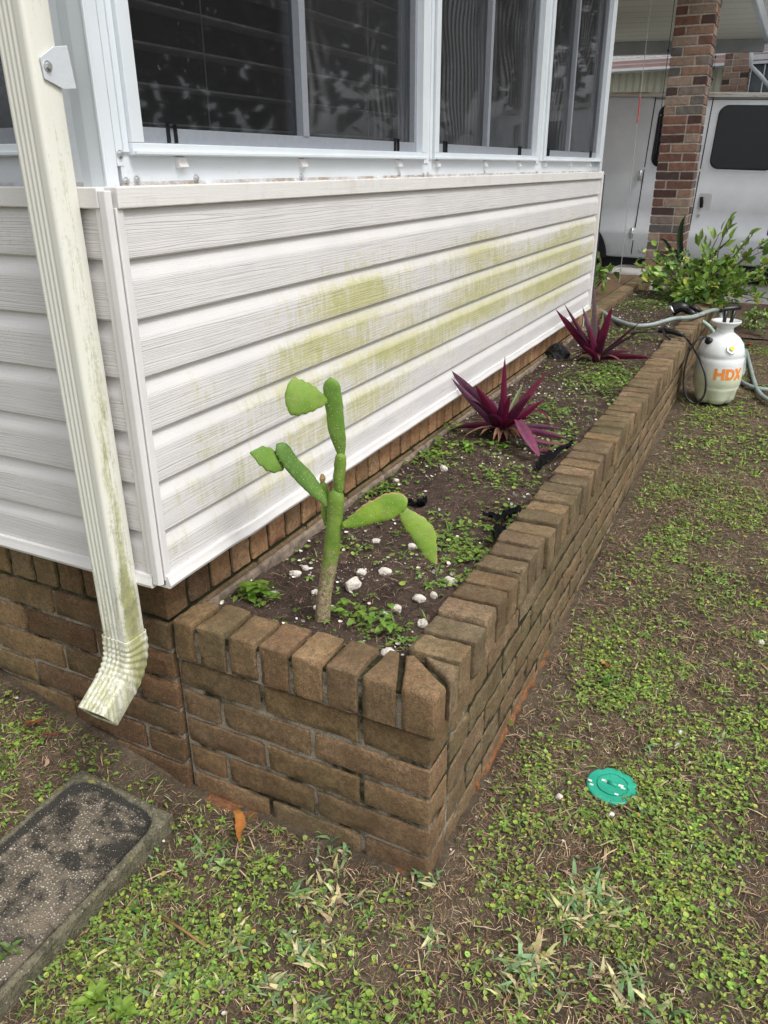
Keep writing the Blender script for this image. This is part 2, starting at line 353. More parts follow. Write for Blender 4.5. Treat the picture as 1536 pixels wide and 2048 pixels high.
mb.add(np.stack([X.ravel(), Y.ravel(), Z.ravel()], 1), [(j*nx+i, j*nx+i+1, (j+1)*nx+i+1, (j+1)*nx+i) for j in range(ny-1) for i in range(nx-1)])
tag(mb.build('ground', M['ground'], smooth=True), kind='structure')
mb = MB(); mb.add([(-9, 6.3, .129), (9, 6.3, .129), (9, 11.6, .129), (-9, 11.6, .129)], [(0, 1, 2, 3)]); tag(mb.build('driveway', M['concrete']), kind='structure')
mb = MB(); mb.add([(.62, 4.75, .130), (9, 4.75, .130), (9, 6.29, .130), (.62, 6.29, .130)], [(0, 1, 2, 3)]); tag(mb.build('path', M['dirtpath']), kind='structure')
mb = MB(); mb.box((-3.4, 3.36, .0), (-.105, 5.55, .405)); tag(mb.build('porch_floor', M['paver']), kind='structure')
# ---------------------------------------------------------------- bricks
def rbox(mb, a, b, r=.004, step=.013, amp=.0012, col=(1,1,1), mi=0, poly=None):
    """subdivided, rounded and slightly uneven brick between corners a and b"""
    a = np.array(a, float); b = np.array(b, float); d = b-a; n = np.maximum(2, np.round(d/step).astype(int)); n = np.minimum(n, 22)+3; n = np.maximum(n, 5)
    off = rnd.uniform(0, 50)
    for ax in range(3):
        u, v_ = [(1, 2), (2, 0), (0, 1)][ax]
        for s_ in (0, 1):
            gu = np.concatenate([[0, r*.5/d[u]], np.linspace(r*1.05/d[u], 1-r*1.05/d[u], n[u]-3), [1-r*.5/d[u], 1]]); gv = np.concatenate([[0, r*.5/d[v_]], np.linspace(r*1.05/d[v_], 1-r*1.05/d[v_], n[v_]-3), [1-r*.5/d[v_], 1]]); U, V = np.meshgrid(gu, gv)
            P = np.zeros((U.size, 3)); P[:, ax] = a[ax] if s_ == 0 else b[ax]; P[:, u] = a[u]+U.ravel()*d[u]; P[:, v_] = a[v_]+V.ravel()*d[v_]
            Q = np.clip(P, a+r, b-r); W_ = P-Q; L = np.linalg.norm(W_, axis=1, keepdims=True); L[L == 0] = 1
            P = Q+W_/L*r
            for i in range(len(P)):
                p = Vector(P[i])
                nn = mnoise.noise(Vector((p.x*30+off, p.y*30, p.z*30)))*amp*.9+mnoise.noise(Vector((p.x*110+off, p.y*110, p.z*110)))*amp*.9
                if (abs(W_[i]) > 1e-6).sum() >= 2:
                    nn -= max(0, mnoise.noise(Vector((p.x*26+off, p.y*26+3, p.z*26)))-.15)*.010
                P[i] += W_[i]/L[i]*nn
            f = []
            for j in range(n[v_]):
                for i in range(n[u]):
                    q = (j*(n[u]+1)+i, j*(n[u]+1)+i+1, (j+1)*(n[u]+1)+i+1, (j+1)*(n[u]+1)+i)
                    f.append(q if s_ == 1 else q[::-1])
            mb.add(P, f, mi, col)
def bcol(lo=.8, hi=1.22, hue=.06):
    k = rnd.uniform(lo, hi); return (k*rnd.uniform(1-hue, 1+hue), k, k*rnd.uniform(1-hue, 1+hue))
BM = .0677; JW = .0098; X1 = .0634; W = X1+7*BM; RB = .323; RT = .4075; OV = .010
WL = 4.95                                       # planter length
planter = thing('brick_planter', 'long low planter wall of weathered brown brick topped by upright cap bricks', 'planter')
mb = MB()                                        # wall below the cap, set back a little
WX = W-OV; Y0 = .008
for c in range(6):
    z1 = RB-c*BM-JW; z0 = z1-(BM-JW)
    if z1 < -.06: break
    off = (.131-.0677*1.05) if c % 2 == 0 else -.067
    js = [.006, .197, .4] if c % 2 == 0 else [.006, .100, .301]
    e = js+[WX+JW] if c % 2 == 0 else js+[WX+JW]
    for i in range(len(e)-1):
        rbox(mb, (e[i], Y0, z0), (e[i+1]-JW, Y0+.08, z1), col=bcol(.85, 1.15), amp=.0020)
    y = Y0+.09 if c % 2 == 0 else Y0+.19
    y = Y0+.0895
    L0 = .10 if c % 2 else .2
    while y < WL:
        z0a, z1a = z0, z1; hh = .034*max(0, y-.5)
        rbox(mb, (WX-.09, y, z0a), (WX, y+L0-JW, z1a), col=bcol(.8, 1.1), r=.005, amp=.0042 if y < 2 else .003, step=.012 if y < 1.6 else .03, mi=1)
        y += L0; L0 = .203
mb.build('wall_bricks', [M['brick'], M['brick_side']], planter, smooth=True, merge=1e-5)
mb = MB()                                        # cap bricks
def cap(a, b, c): rbox(mb, a, b, r=.0035, col=bcol(.82, 1.25), amp=.0019, mi=c, step=.008)
rbox(mb, (.008, 0, RB), (X1-JW, .087, RT), r=.006, col=bcol(), amp=.002)
for k in range(5):
    cap((X1+k*BM+.002, rnd.uniform(-.002, .002), RB), (X1+(k+1)*BM-JW+.002, .088+rnd.uniform(-.003, .003), RT+rnd.uniform(-.002, .002)), 0)
def polybrick(poly, z0, z1, mi=0, col=None):
    """brick cut to a plan outline: rounded top edge, subdivided sides"""
    poly = np.array(poly); cen = poly.mean(0); n = len(poly); pts = []
    for i in range(n):
        for t in np.linspace(0, 1, 7)[:-1]: pts.append(poly[i]*(1-t)+poly[(i+1) % n]*t)
    pts = np.array(pts); k = len(pts); rings = []; off = rnd.uniform(0, 9)
    for (z, ins) in [(z0, .0), (z0+.2*(z1-z0), 0), (z0+.4*(z1-z0), 0), (z0+.6*(z1-z0), 0), (z0+.8*(z1-z0), 0), (z1-.007, 0), (z1-.002, .0025), (z1, .008), (z1, .018), (z1, .028)]:
        q = []
        for p in pts:
            d = cen-p; L = np.linalg.norm(d); p2 = p+d/L*min(ins, L*.8)
            s = mnoise.noise(Vector((p2[0]*60+off, p2[1]*60, z*60)))*.0022
            q.append((p2[0]+d[0]/L*s, p2[1]+d[1]/L*s, z+(s if ins > 0 else 0)))
        rings.append(q)
    v = [p for r_ in rings for p in r_]+[(cen[0], cen[1], z1)]
    f = [(j*k+i, j*k+(i+1) % k, (j+1)*k+(i+1) % k, (j+1)*k+i) for j in range(len(rings)-1) for i in range(k)]
    f += [((len(rings)-1)*k+i, (len(rings)-1)*k+(i+1) % k, len(v)-1) for i in range(k)]
    mb.add(v, f, mi, col or bcol(.95, 1.15))
polybrick([(.4055, .001), (.4665, .002), (.430, .093), (.412, .092)], RB, RT)
polybrick([(.4775, .001), (.531, .001), (.539, .010), (.540, .034), (.456, .095), (.444, .088)], RB, RT)
polybrick([(.474, .0985), (.538, .0985), (.540, .052)], RB, RT, 1)
y = .109; k = 0
while y < WL:
    j = rnd.uniform(-.003, .003); st = .009 if y < 1.2 else .02
    xx = W+OV*0; spl = .012*max(0, y-1)/2.5
    rbox(mb, (W-.098+j+spl, y, RB), (W+rnd.uniform(-.003, .004)+spl, y+BM-JW-.0035+rnd.uniform(-.001, .001), RT+rnd.uniform(-.0035, .0035)), r=.0035, col=bcol(.72, 1.25), amp=.0019, mi=1, step=st)
    y += BM; k += 1
mb.build('cap_bricks', [M['brick'], M['brick_side']], planter, smooth=True, merge=1e-5)
mb = MB()
def rough_slab(a, b, step=.008):
    rbox(mb, a, b, r=.003, step=step, amp=.003)
def mortar_box(a, b): mb.box(a, b)
mortar_box((-.0, Y0+.005, -.08), (WX-.005, Y0+.085, RB+.0)); mortar_box((WX-.085, Y0+.006, -.08), (WX-.0028, WL, RB-.001))
mortar_box((.004, .006, RB-.004), (.44, .082, RT-.013)); mortar_box((.44, .0065, RB-.0045), (W-.006, .0825, RT-.0135)); mortar_box((W-.092, .05, RB-.005), (W-.0085, WL, RT-.022))
mb.build('mortar', M['mortar'], planter)
mb = MB()
for (a, b, g) in [((0.0, -.016, -.08), (.52, .02, -.002), .02)]:
    rbox(mb, a, b, r=.01, step=.03, amp=.006, col=(1.1, .75, .65))
mb.build('footing', M['brick'], planter, smooth=True, merge=1e-5)
mb = MB(); rbox(mb, (WX-.02, .25, -.06), (WX+.004, .80, .016), r=.010, step=.016, amp=.012, col=(1.15, .78, .62)); mb.build('footing', M['brick'], planter, smooth=True, merge=1e-5)
# second edging beyond the house end, same bed
edge = thing('brick_edging', 'low brown brick edging row running back from the house corner towards the brick column', 'edging')
mb = MB(); y = 3.34
while y < 5.45:
    rbox(mb, (-.10, y, RB), (.0, y+BM-JW, RT), r=.007, col=bcol(.7, 1.05), amp=.002, step=.03, mi=0); y += BM
for c in range(5):
    y = 3.34+(.1 if c % 2 else 0)
    while y < 5.4: rbox(mb, (-.09, y, RB-(c+1)*BM), (-.004, y+.193, RB-c*BM-JW), col=bcol(.7, 1), amp=.002, step=.05); y += .203
mb.build('bricks', M['brick_side'], edge, smooth=True, merge=1e-5)
mb = MB(); mb.box((-.095, 3.335, 0), (-.009, 5.45, RT-.009)); mb.build('mortar', M['mortar'], edge)
# bed soil
xs = np.linspace(.0, W-.06, 70); ys = np.concatenate([np.linspace(.06, 1.6, 190), np.linspace(1.62, 4.93, 150)])
X, Y = np.meshgrid(xs, ys)
def HB(x, y):
    b = .373-.012*np.clip(1-np.abs(np.asarray(y)-.4)/.5, 0, 1)
    return b+.016*(vnoise(x, y, 8, 5)-.5)+.010*(vnoise(x, y, 26, 6)-.5)+.012*np.exp(-((np.asarray(x)-.24)**2+(np.asarray(y)-.17)**2)/.003)
Z = HB(X, Y)+.006*(vnoise(X, Y, 70, 7)-.5)+.004*(vnoise(X, Y, 140, 8)-.5)
mb = MB(); nx = len(xs); ny = len(ys)
mb.add(np.stack([X.ravel(), Y.ravel(), Z.ravel()], 1), [(j*nx+i, j*nx+i+1, (j+1)*nx+i+1, (j+1)*nx+i) for j in range(ny-1) for i in range(nx-1)])
tag(mb.build('bed_soil', M['bedsoil'], smooth=True), kind='structure')
# ---------------------------------------------------------------- house
house = thing('house', 'house corner clad in white lap siding stained green with algae, sliding windows above', 'house', (0, 0, 0))
HY = 3.30; HX = -3.3; SD = .045; ZB = .517; ZT = 1.142
M['ledge'] = simple('ledge_mortar', (.21, .165, .125), .9, .5, 45, .8, .008)
# brick skirt: soldier course + stretchers
mb = MB(); SB = .402; ST = .60
y = .001
while y < HY-.05:
    rbox(mb, (-.08, y, SB), (0, min(y+BM-JW, HY), ST), col=bcol(.85, 1.2), amp=.0018, step=.014 if y < 1.2 else .04, mi=2 if y > .12 else 1); y += BM
x = -.080
y = -.0
while x > HX:
    rbox(mb, (x-BM+JW, -.0, SB), (x, .08, ST), col=bcol(1.1, 1.5), amp=.002, mi=0 if x < -.26 else 1, step=.014 if x > -.7 else .05); x -= BM
for c in range(6):
    z1 = SB-c*BM-JW; z0 = z1-BM+JW; x = -.004 if c % 2 == 0 else -.004
    L0 = .0935 if c % 2 == 0 else .193
    while x > HX:
        rbox(mb, (x-L0, .0, z0), (x, .08, z1), col=bcol(1.0, 1.35), amp=.0022, mi=0 if x < -.22 else 1, step=.014 if x > -.7 else .06); x -= L0+JW; L0 = .193
for c in range(6):                               # soil side, mostly buried
    z1 = SB-c*BM-JW; y = .09
    if c > 1: break
    while y < HY: rbox(mb, (-.08, y, z1-BM+JW), (.0, y+.193, z1), col=bcol(.8, 1.1), amp=.002, step=.05); y += .203
mb.build('brick_skirt', [M['brick'], M['brick_dark'], M['brick_tan']], house, smooth=True, merge=1e-5)
mb = MB(); mb.box((HX, .0065, -.1), (-.0065, .07, ST)); mb.box((-.0705, .07, .2), (-.006, HY, ST)); mb.box((-.07, .08, 0), (-.03, HY, .2))
mb.build('skirt_mortar', M['mortar'], house)
mb = MB(); mb.box((-.002, .10, .34), (.011, HY, .386)); mb.build('mortar_ledge', M['ledge'], house, bevel=.006)
# siding
N = 7; PH = (1.1405-ZB-.006)/N
def siding_profile():
    pr = []
    for k in range(N):
        zt = 1.135-k*PH; zb = zt-PH
        pr += [(-.0085, zt), (-.0083, zt-.004), (-.0072, zt-PH*.11), (-.0014, zt-PH*.31), (-.0003, zt-PH*.37), (.0, zt-PH*.45), (.001, zb+.008), (.0008, zb+.002), (-.001, zb-.0005), (-.0085, zb-.0005)]
    return pr
blobs = []
for (px, py, rx, ry, amp) in [(715,600,75,45,1.0),(620,700,60,28,.8),(645,560,30,20,.35),(700,690,50,30,.6),(790,690,70,24,.75),(745,800,50,25,.6),(560,770,60,30,.5),(560,950,60,25,.5),(640,860,60,22,.55),
    (960,495,50,20,.8),(1000,540,60,22,.7),(1110,500,45,16,.8),(1110,560,50,16,1.15),(1100,590,40,14,.8),(1150,520,30,14,.7),(960,610,60,18,.95),(900,640,60,18,.7),(860,520,60,20,.4),(820,600,40,20,.3),(1000,610,40,16,.6),
    (400,790,40,40,.30),(400,890,50,30,.5),(480,980,60,30,.4),(380,980,35,30,.5),(360,1080,20,30,.55),(450,1060,50,20,.35),(1150,460,30,14,.5),(850,700,50,18,.5),(490,690,50,40,.15),(1050,640,40,12,.35),(700,930,30,12,.3)]:
    p = at(px, py, 0, SD); q = at(px+rx, py, 0, SD); r2 = at(px, py+ry, 0, SD)
    blobs.append((p[1], p[2], abs(q[1]-p[1])*1.15, abs(r2[2]-p[2])*1.3, amp))
def side_mesh(name, ax, t0, t1, n, algae=True):
    pr = siding_profile(); ts = np.linspace(t0, t1, n); me = MB(); V = []
    for t in ts:
        for (d, z) in pr: V.append((SD+d, t, z) if ax == 1 else (t, -SD-d, z))
    k = len(pr); F = []
    for i in range(n-1):
        for j in range(k-1):
            q = (i*k+j, (i+1)*k+j, (i+1)*k+j+1, i*k+j+1); F.append(q if (ax == 1) else q[::-1])
    me.add(V, F); o = me.build(name, M['siding'], house)
    V = np.array(V); A = np.zeros(len(V))
    if algae:
        for (by, bz, ry, rz, amp) in blobs: A = np.maximum(A, amp*np.exp(-((V[:, 1]-by)/ry)**2*.9-((V[:, 2]-bz)/rz)**2*.9))
        cov = np.exp(-((V[:, 2]-(.68+.06*V[:, 1]))/.20)**2)*.36; A = np.clip(A+cov*np.clip((V[:, 1]-.02)/.35, 0, 1), 0, 1.2)
        A[V[:, 2] > 1.05] *= .25; A *= np.where(V[:, 2] < .545, .5, 1)
    at_ = o.data.attributes.new('algae', 'FLOAT', 'POINT'); at_.data.foreach_set('value', A.astype(np.float32)); return o
side_mesh('siding_panel', 1, -.0285, 3.128, 170); side_mesh('siding_panel', 0, .0175, HX, 90, False)
mb = MB()                                        # backing behind the siding
mb.box((-.08, -.033, ST), (.033, HY-.01, 1.132)); mb.box((HX, -.0335, ST), (-.08, .0, 1.132)); mb.box((-.05, -.0325, ZB+.004), (.0335, 3.1, ST+.01)); mb.box((HX, -.0325, ZB+.0035), (-.05, -.002, ST+.011)); mb.build('sheathing', M['dark'], house)
mb = MB()                                        # outside corner post of the siding: two flanges with a slot between
def lpoly(pts, z0, z1, mi=0): mb.prism(pts, 2, z0, z1, mi)
e = .006
lpoly([(.027, -.050), (.030, -.0535), (.0415, -.0535), (.0465, -.0485), (.0465, -.044), (.027, -.044)], ZB-.004, 1.1405)
lpoly([(.0165, -.0495), (.0268, -.0495), (.0268, -.040), (.0165, -.040)], ZB+.004, 1.1175)
lpoly([(.036, -.0415), (.0480, -.0425), (.0492, -.0405), (.0485, -.0275), (.036, -.0275)], ZB+.002, 1.1173)
mb.build('corner_trim', M['trim'], house, bevel=.0015)
mb = MB()
mb.box((.026, -.0395, 1.1165), (.0535, 3.145, 1.1455)); mb.box((HX, -.0540, 1.1170), (.0285, -.030, 1.1450));
mb.box((-.07, -.0385, 1.1395), (.049, HY-.2, 1.1430)); mb.build('top_trim', M['jtrim'], house, bevel=.002)
mb = MB()                                        # bottom trim, buckled near the corner
n = 120; prof = [(.031, ZB-.012), (.0545, ZB-.012), (.0570, ZB-.006), (.0535, ZB+.004), (.0520, ZB+.0105), (.0475, ZB+.011), (.031, ZB+.011)]
V = []
for i in range(n):
    y = -.041+3.18*(i/(n-1))**1.4; k = .0035*math.exp(-((y-.13)/.03)**2)+.0016*(mnoise.noise(Vector((y*7, 0, 0))))
    for (x, z) in prof: V.append((x+abs(k)*(1 if x > .04 else 0), y, z+k*1.2))
kk = len(prof); mb.add(V, [(i*kk+j, (i+1)*kk+j, (i+1)*kk+(j+1) % kk, i*kk+(j+1) % kk) for i in range(n-1) for j in range(kk)]+[tuple(range(kk)), tuple((n-1)*kk+j for j in range(kk))[::-1]])
mb.prism([(-z_[0], z_[1]) for z_ in prof], 0, HX, .0268)
mb.build('bottom_trim', M['trim'], house)
mb = MB(); mb.box((.028, 3.128, ZB-.01), (.0575, 3.146, 1.147)); mb.build('end_trim', M['trim'], house, bevel=.003)
mb = MB(); mb.box((-.03, -.0435, ZB-.006), (.046, -.03, ZB+.001)); mb.build('slot_backing', M['black'], house)
# wall above the siding
ZW = 2.46
mb = MB()
mb.box((-.055, .03, 1.1425), (0, 3.297, 1.192)); mb.box((HX, .0, 1.1427), (-.03, .055, 1.1925))
mb.build('sill_flashing', M['flash'], house)
mb = MB()                                        # aluminium corner post
mb.prism([(-.028, -.004), (-.0035, -.004), (-.0015, -.0055), (.0012, -.0055), (.0012, -.0035), (.0035, -.0015), (.0035, .0195), (.0005, .0195), (.0005, .0235), (-.05, .0235), (-.05, -.0005), (-.028, -.0005)][::-1] and [(-.028, -.004), (-.0035, -.004), (.0, -.0065), (.0045, -.0065), (.0045, -.0035), (.0035, -.0015), (.0035, .0195), (-.05, .0195), (-.05, .0)], 2, 1.1432, ZW)
mb.build('corner_post', M['alu'], house, bevel=.001)
mb = MB(); mb.box((-.05, .0225, 1.172), (.0015, .0365, ZW)); mb.box((-.05, .0365, 1.1905), (.0045, .0475, ZW)); mb.build('channel', M['alu'], house, bevel=.001)
mb = MB(); mb.box((-.12, .0005, 1.1428), (-.0285, .05, ZW)); mb.build('corner_panel', M['alu'], house)
for (a, b) in [(1.140, 1.1655), (2.180, 2.2165)]:
    mb = MB(); mb.box((-.05, a, 1.178), (.0035, b, ZW)); mb.box((-.05, b, 1.176), (.0015, b+.012, ZW)); mb.box((-.05, b+.012, 1.188), (.0045, (1.193 if a < 2 else 2.256), ZW)); mb.build('mullion', M['alu'], house, bevel=.001)
mb = MB(); mb.box((-.05, 3.250, 1.1425), (.012, 3.297, ZW)); mb.build('end_post', M['alu'], house, bevel=.001)
mb = MB(); mb.box((-.05, .063, 2.19), (.002, 3.30, ZW)); mb.box((HX, -.002, 2.19), (-.12, .05, ZW-.001)); mb.build('upper_wall', M['alu'], house)
def window(ax, t0, t1, zb, zt, td, screens, latches, glassx=-.022):
    """sliding window; ax 1: in the wall facing +X, ax 0: in the wall facing -Y"""
    def B(m, a, b, d0, d1, z0, z1):
        if ax == 1: m.box((d0, a, z0), (d1, b, z1))
        else: m.box((-b, -d1, z0), (-a, -d0, z1))
    fwid = .026; m = MB()
    B(m, t0, t1, -.03, .0115, zb, zb+.017); B(m, t0+.001, t1-.001, -.03, .018, zb+.001, zb+.0065); B(m, t0, t0+fwid, -.0302, .0120, zb+.017, zt); B(m, t1-fwid, t1, -.0302, .0120, zb+.017, zt); B(m, t0, t1, -.0304, .0118, zt, zt+.03)
    fr = m.build('window_frame', M['alu'], house, bevel=.0012)
    m = MB(); ti0, ti1 = t0+fwid, t1-fwid
    B(m, ti0, ti1, -.028, -.006, zb+.0168, zb+.040); B(m, ti0, ti0+.010, -.0282, -.0062, zb+.04, zt); B(m, ti1-.014, ti1, -.0282, -.0062, zb+.04, zt); B(m, td-.010, td+.012, -.0284, -.0045, zb+.0395, zt)
    m.build('screen_frame', M['meshgrey'], fr)
    m = MB(); B(m, ti0+.01, td-.010, -.024, -.020, zb+.04, zt); B(m, td+.012, ti1-.014, -.024, -.020, zb+.04, zt); m.build('pane', M['glass'], fr)
    for (a, b) in screens:
        m = MB(); d = -.0105
        if ax == 1: m.add([(d, a, zb+.038), (d, b, zb+.038), (d, b, zt), (d, a, zt)], [(0, 1, 2, 3)])
        else: m.add([(-a, -d, zb+.038), (-b, -d, zb+.038), (-b, -d, zt), (-a, -d, zt)], [(0, 1, 2, 3)])
        m.build('screen', M['screen'], fr)
    for t in latches:
        m = MB(); w_ = .0095
        B(m, t-w_, t-w_+.0016, -.006, .001, zb+.0185, zb+.047); B(m, t+w_-.0016, t+w_, -.006, .001, zb+.0185, zb+.047); B(m, t-w_+.0028, t+w_-.0028, -.006, .0005, zb+.0455, zb+.0470)
        m.build('pull_tab', M['black'], fr)
    return fr
w1 = window(1, .0478, 1.138, 1.187, 2.16, .566, [(.575, 1.10)], [.155, .985])
w2 = window(1, 1.196, 2.178, 1.188, 2.16, 1.66, [(1.222, 1.665), (1.66, 2.15)], [1.30, 1.99])
w3 = window(1, 2.258, 3.248, 1.188, 2.16, 2.69, [(2.285, 2.695), (2.69, 3.22)], [2.36, 3.09])
window(0, .125, 1.35, 1.187, 2.16, .75, [(.15, .75)], [.9])
# blinds, curtains and room behind the panes
m = MB(); z = 1.235
while z < 2.15:
    V = [(-.115, .10, z+.012), (-.062, .10, z), (-.062, 1.12, z), (-.115, 1.12, z+.012)]; m.box((-.115, .085, z), (-.065, 1.12, z+.003)); z += .0575
for yy in (.33, .62, .95): m.tube([(-.062, yy, 1.2), (-.0625, yy+.004, 1.6), (-.062, yy, 2.15)], .0012, 5)
m.build('blind', M['slat'], house)
m = MB()
for (a, b) in [(1.23, 1.42), (1.72, 2.12), (2.45, 2.66), (3.0, 3.22)]:
    n = 40; V = []
    for i in range(n+1):
        yy = a+(b-a)*i/n; xx = -.17+.022*math.sin(i*1.05)+.01*math.sin(i*.37)
        V += [(xx, yy, 1.15), (xx, yy, 2.16)]
    m.add(V, [(2*i, 2*i+2, 2*i+3, 2*i+1) for i in range(n)])
m.build('curtain', M['curtain'], house, smooth=True)
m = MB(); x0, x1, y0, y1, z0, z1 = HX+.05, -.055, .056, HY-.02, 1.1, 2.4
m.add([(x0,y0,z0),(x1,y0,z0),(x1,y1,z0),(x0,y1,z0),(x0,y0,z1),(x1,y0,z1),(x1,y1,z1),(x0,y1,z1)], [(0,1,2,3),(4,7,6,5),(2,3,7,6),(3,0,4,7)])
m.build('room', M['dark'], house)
m = MB(); m.box((HX, HY-.015, 0), (-.003, HY, ZW)); m.box((HX-.02, .0, 0), (HX, HY, ZW)); m.build('back_wall', M['alu'], house)
m = MB(); m.box((HX-.3, -.42, ZW), (.38, HY+.05, ZW+.10)); m.prism([(-.40, ZW+.101), (HY+.03, ZW+.101), (HY/2, ZW+.7)], 0, HX-.28, .36); m.build('roof', M['alu'], house)
# weep covers, screws
def weep(y, s=1.0):
    z = 1.180
    m = MB(); m.prism([(z+.0065*s, 0), (z+.006*s, .0065), (z-.009*s, .009), (z-.010*s, .0)][::1] and [(.0, z+.0065), (.0055, z+.006), (.010, z-.010), (.0, z-.0105)], 1, 0, 1) if False else None
    a = .011*s
    V = [(0, y-a, z+.006), (.006, y-a*.85, z+.005), (.010, y-a, z-.009), (0, y-a, z-.011), (0, y+a, z+.006), (.006, y+a*.85, z+.005), (.010, y+a, z-.009), (0, y+a, z-.011)]
    m.add(V, [(0,1,2,3),(7,6,5,4),(0,4,5,1),(1,5,6,2),(2,6,7,3)]); return m.build('weep_cover', M['trim'], house)
for y in (.163, .535, .985, 1.235, 1.62, 1.98, 2.31, 2.70, 3.07): weep(y)
def screw(p, nrm, r=.0055, parent=None):
    m = MB(); n = Vector(nrm); a = Vector((0, 0, 1)); b = n.cross(a).normalized(); p = Vector(p)
    for (rr, h0, h1, sg) in [(r*1.5, 0, .0012, 14), (r*.9, .0012, .005, 6)]:
        V = [tuple(p+n*h+(a*math.cos(2*math.pi*k/sg)+b*math.sin(2*math.pi*k/sg))*rr) for h in (h0, h1) for k in range(sg)]
        m.add(V, [(k, (k+1) % sg, sg+(k+1) % sg, sg+k) for k in range(sg)]+[tuple(sg+k for k in range(sg))])
    return m.build('screw', M['screw'], parent or house)
for (y, z, x) in [(.0295, 1.188, .0016), (.036, 1.151, .0001), (.059, 1.153, .0001), (.20, 1.1535, .0001), (.53, 1.152, .0001), (.99, 1.153, .0001), (1.14, 1.150, .0001), (1.17, 1.151, .0001), (1.62, 1.152, .0001), (2.2, 1.152, .0001)]:
    screw((x, y, z), (1, 0, 0), .0042)
m = MB()
for i in range(420):                              # grime along the flashing foot
    y = rnd.uniform(.0, 3.0)**1.0; a = rnd.uniform(.001, .005); z = 1.1432
    x = rnd.uniform(.001, .012)
    m.add([(x-a, y-a*1.5, z), (x+a, y-a, z), (x+a, y+a*2, z), (x-a, y+a, z), (x, y, z+a*.8)], [(0,1,4),(1,2,4),(2,3,4),(3,0,4)])
tag(m.build('sill_grime', M['dirt'], house), kind='stuff')
# ---------------------------------------------------------------- downspout
ds = thing('downspout', 'cream painted square downspout with ribbed elbow, streaked with green mould at the house corner', 'downspout', (-.034, -.075, .3))
xa, xb, yf, yb = -.063, -.005, -.1005, -.0525; r = .007
def spout_section():
    """outline in local (x,y); front face (y=yf) is fluted"""
    p = []; n = 44
    x0, x1 = xa+r, xb-r
    for i in range(n+1):
        t = i/n; x = x0+(x1-x0)*t
        fl = .0016*(0.5-0.5*math.cos(t*2*math.pi*5.0)) if t < .8 else 0
        p.append((x, yf+fl))
    for k in range(1, 5): th = -math.pi/2+k*math.pi/8; p.append((xb-r+r*math.cos(th), yf+r+r*math.sin(th)))
    p.append((xb, (yf+yb)/2))
    for k in range(1, 5): th = k*math.pi/8; p.append((xb-r+r*math.cos(th), yb-r+r*math.sin(th)))
    for k in range(0, 5): th = math.pi/2+k*math.pi/8; p.append((xa+r+r*math.cos(th), yb-r+r*math.sin(th)))
    for k in range(0, 4): th = math.pi+k*math.pi/8; p.append((xa+r+r*math.cos(th), yf+r+r*math.sin(th)))
    return p
sec = spout_section(); k = len(sec); m = MB(); V = []; zs = list(np.linspace(.395, 2.42, 60))
for z in zs:
    lean = -.012*(z-.4)/2.0*0+0.0
    for (x, y) in sec: V.append((x+lean, y, z))
m.add(V, [(i*k+j, i*k+(j+1) % k, (i+1)*k+(j+1) % k, (i+1)*k+j) for i in range(len(zs)-1) for j in range(k)])
m.build('pipe', M['spout'], ds, smooth=True)
# elbow: path bends towards -Y; pleats on the way
m = MB(); V = []; cx = (xa+xb)/2; cy = (yf+yb)/2; path = []; ang = 0; p = np.array([cy, .412]); NS = 60
for i in range(NS+1):
    s = i/NS
    target = 0 if s < .10 else min(1, (s-.10)/.52)*R(56)
    ang = target; path.append((p.copy(), ang, s)); p = p+np.array([-math.sin(ang), -math.cos(ang)])*.162/NS
for (p, a, s) in path:
    pl = 0
    if .06 < s < .66:
        ph = (s-.06)/.60*7; pl = .0024*abs(math.sin(ph*math.pi))-.001
    ex = .0025
    for (x, y) in sec:
        dx = x-cx; dy = y-cy; kx = 1+(ex+pl)/.03; ky = 1+(ex+pl*(1.0 if dy < 0 else .4))/.026
        dy *= ky; dx *= kx
        fl = .0
        V.append((cx+dx, p[0]+dy*math.cos(a), p[1]-dy*math.sin(a)*1.0))
n = len(path)
m.add(V, [(i*k+(j+1) % k, i*k+j, (i+1)*k+j, (i+1)*k+(j+1) % k) for i in range(n-1) for j in range(k)])
el = m.build('elbow', M['spout'], ds, smooth=True); sm = el.modifiers.new('wall', 'SOLIDIFY'); sm.thickness = .0012; sm.offset = -1
m = MB(); c = [(cx+(x-cx)*1.0, path[-2][0][0]+(y-cy)*1.02*math.cos(.97), path[-2][0][1]-(y-cy)*1.02*math.sin(.97)) for (x, y) in sec]; m.add(c, [tuple(range(k))]); m.build('mouth_shade', M['black'], ds)  # black sheet across the elbow mouth, in place of the shade within
# bracket on the +X side face
bx = xb+.0015; P = [at(px, py, 0, bx) for (px, py) in [(78, 114), (104, 93), (132, 91), (151, 178), (126, 179), (88, 158)]]
m = MB(); m.prism([(q[1], q[2]) for q in P], 0, bx, bx+.0022); br = m.build('bracket', M['bracket'], ds, bevel=.0008)
screw(at(95, 132, 0, bx+.0022), (1, 0, 0), .0045, br)
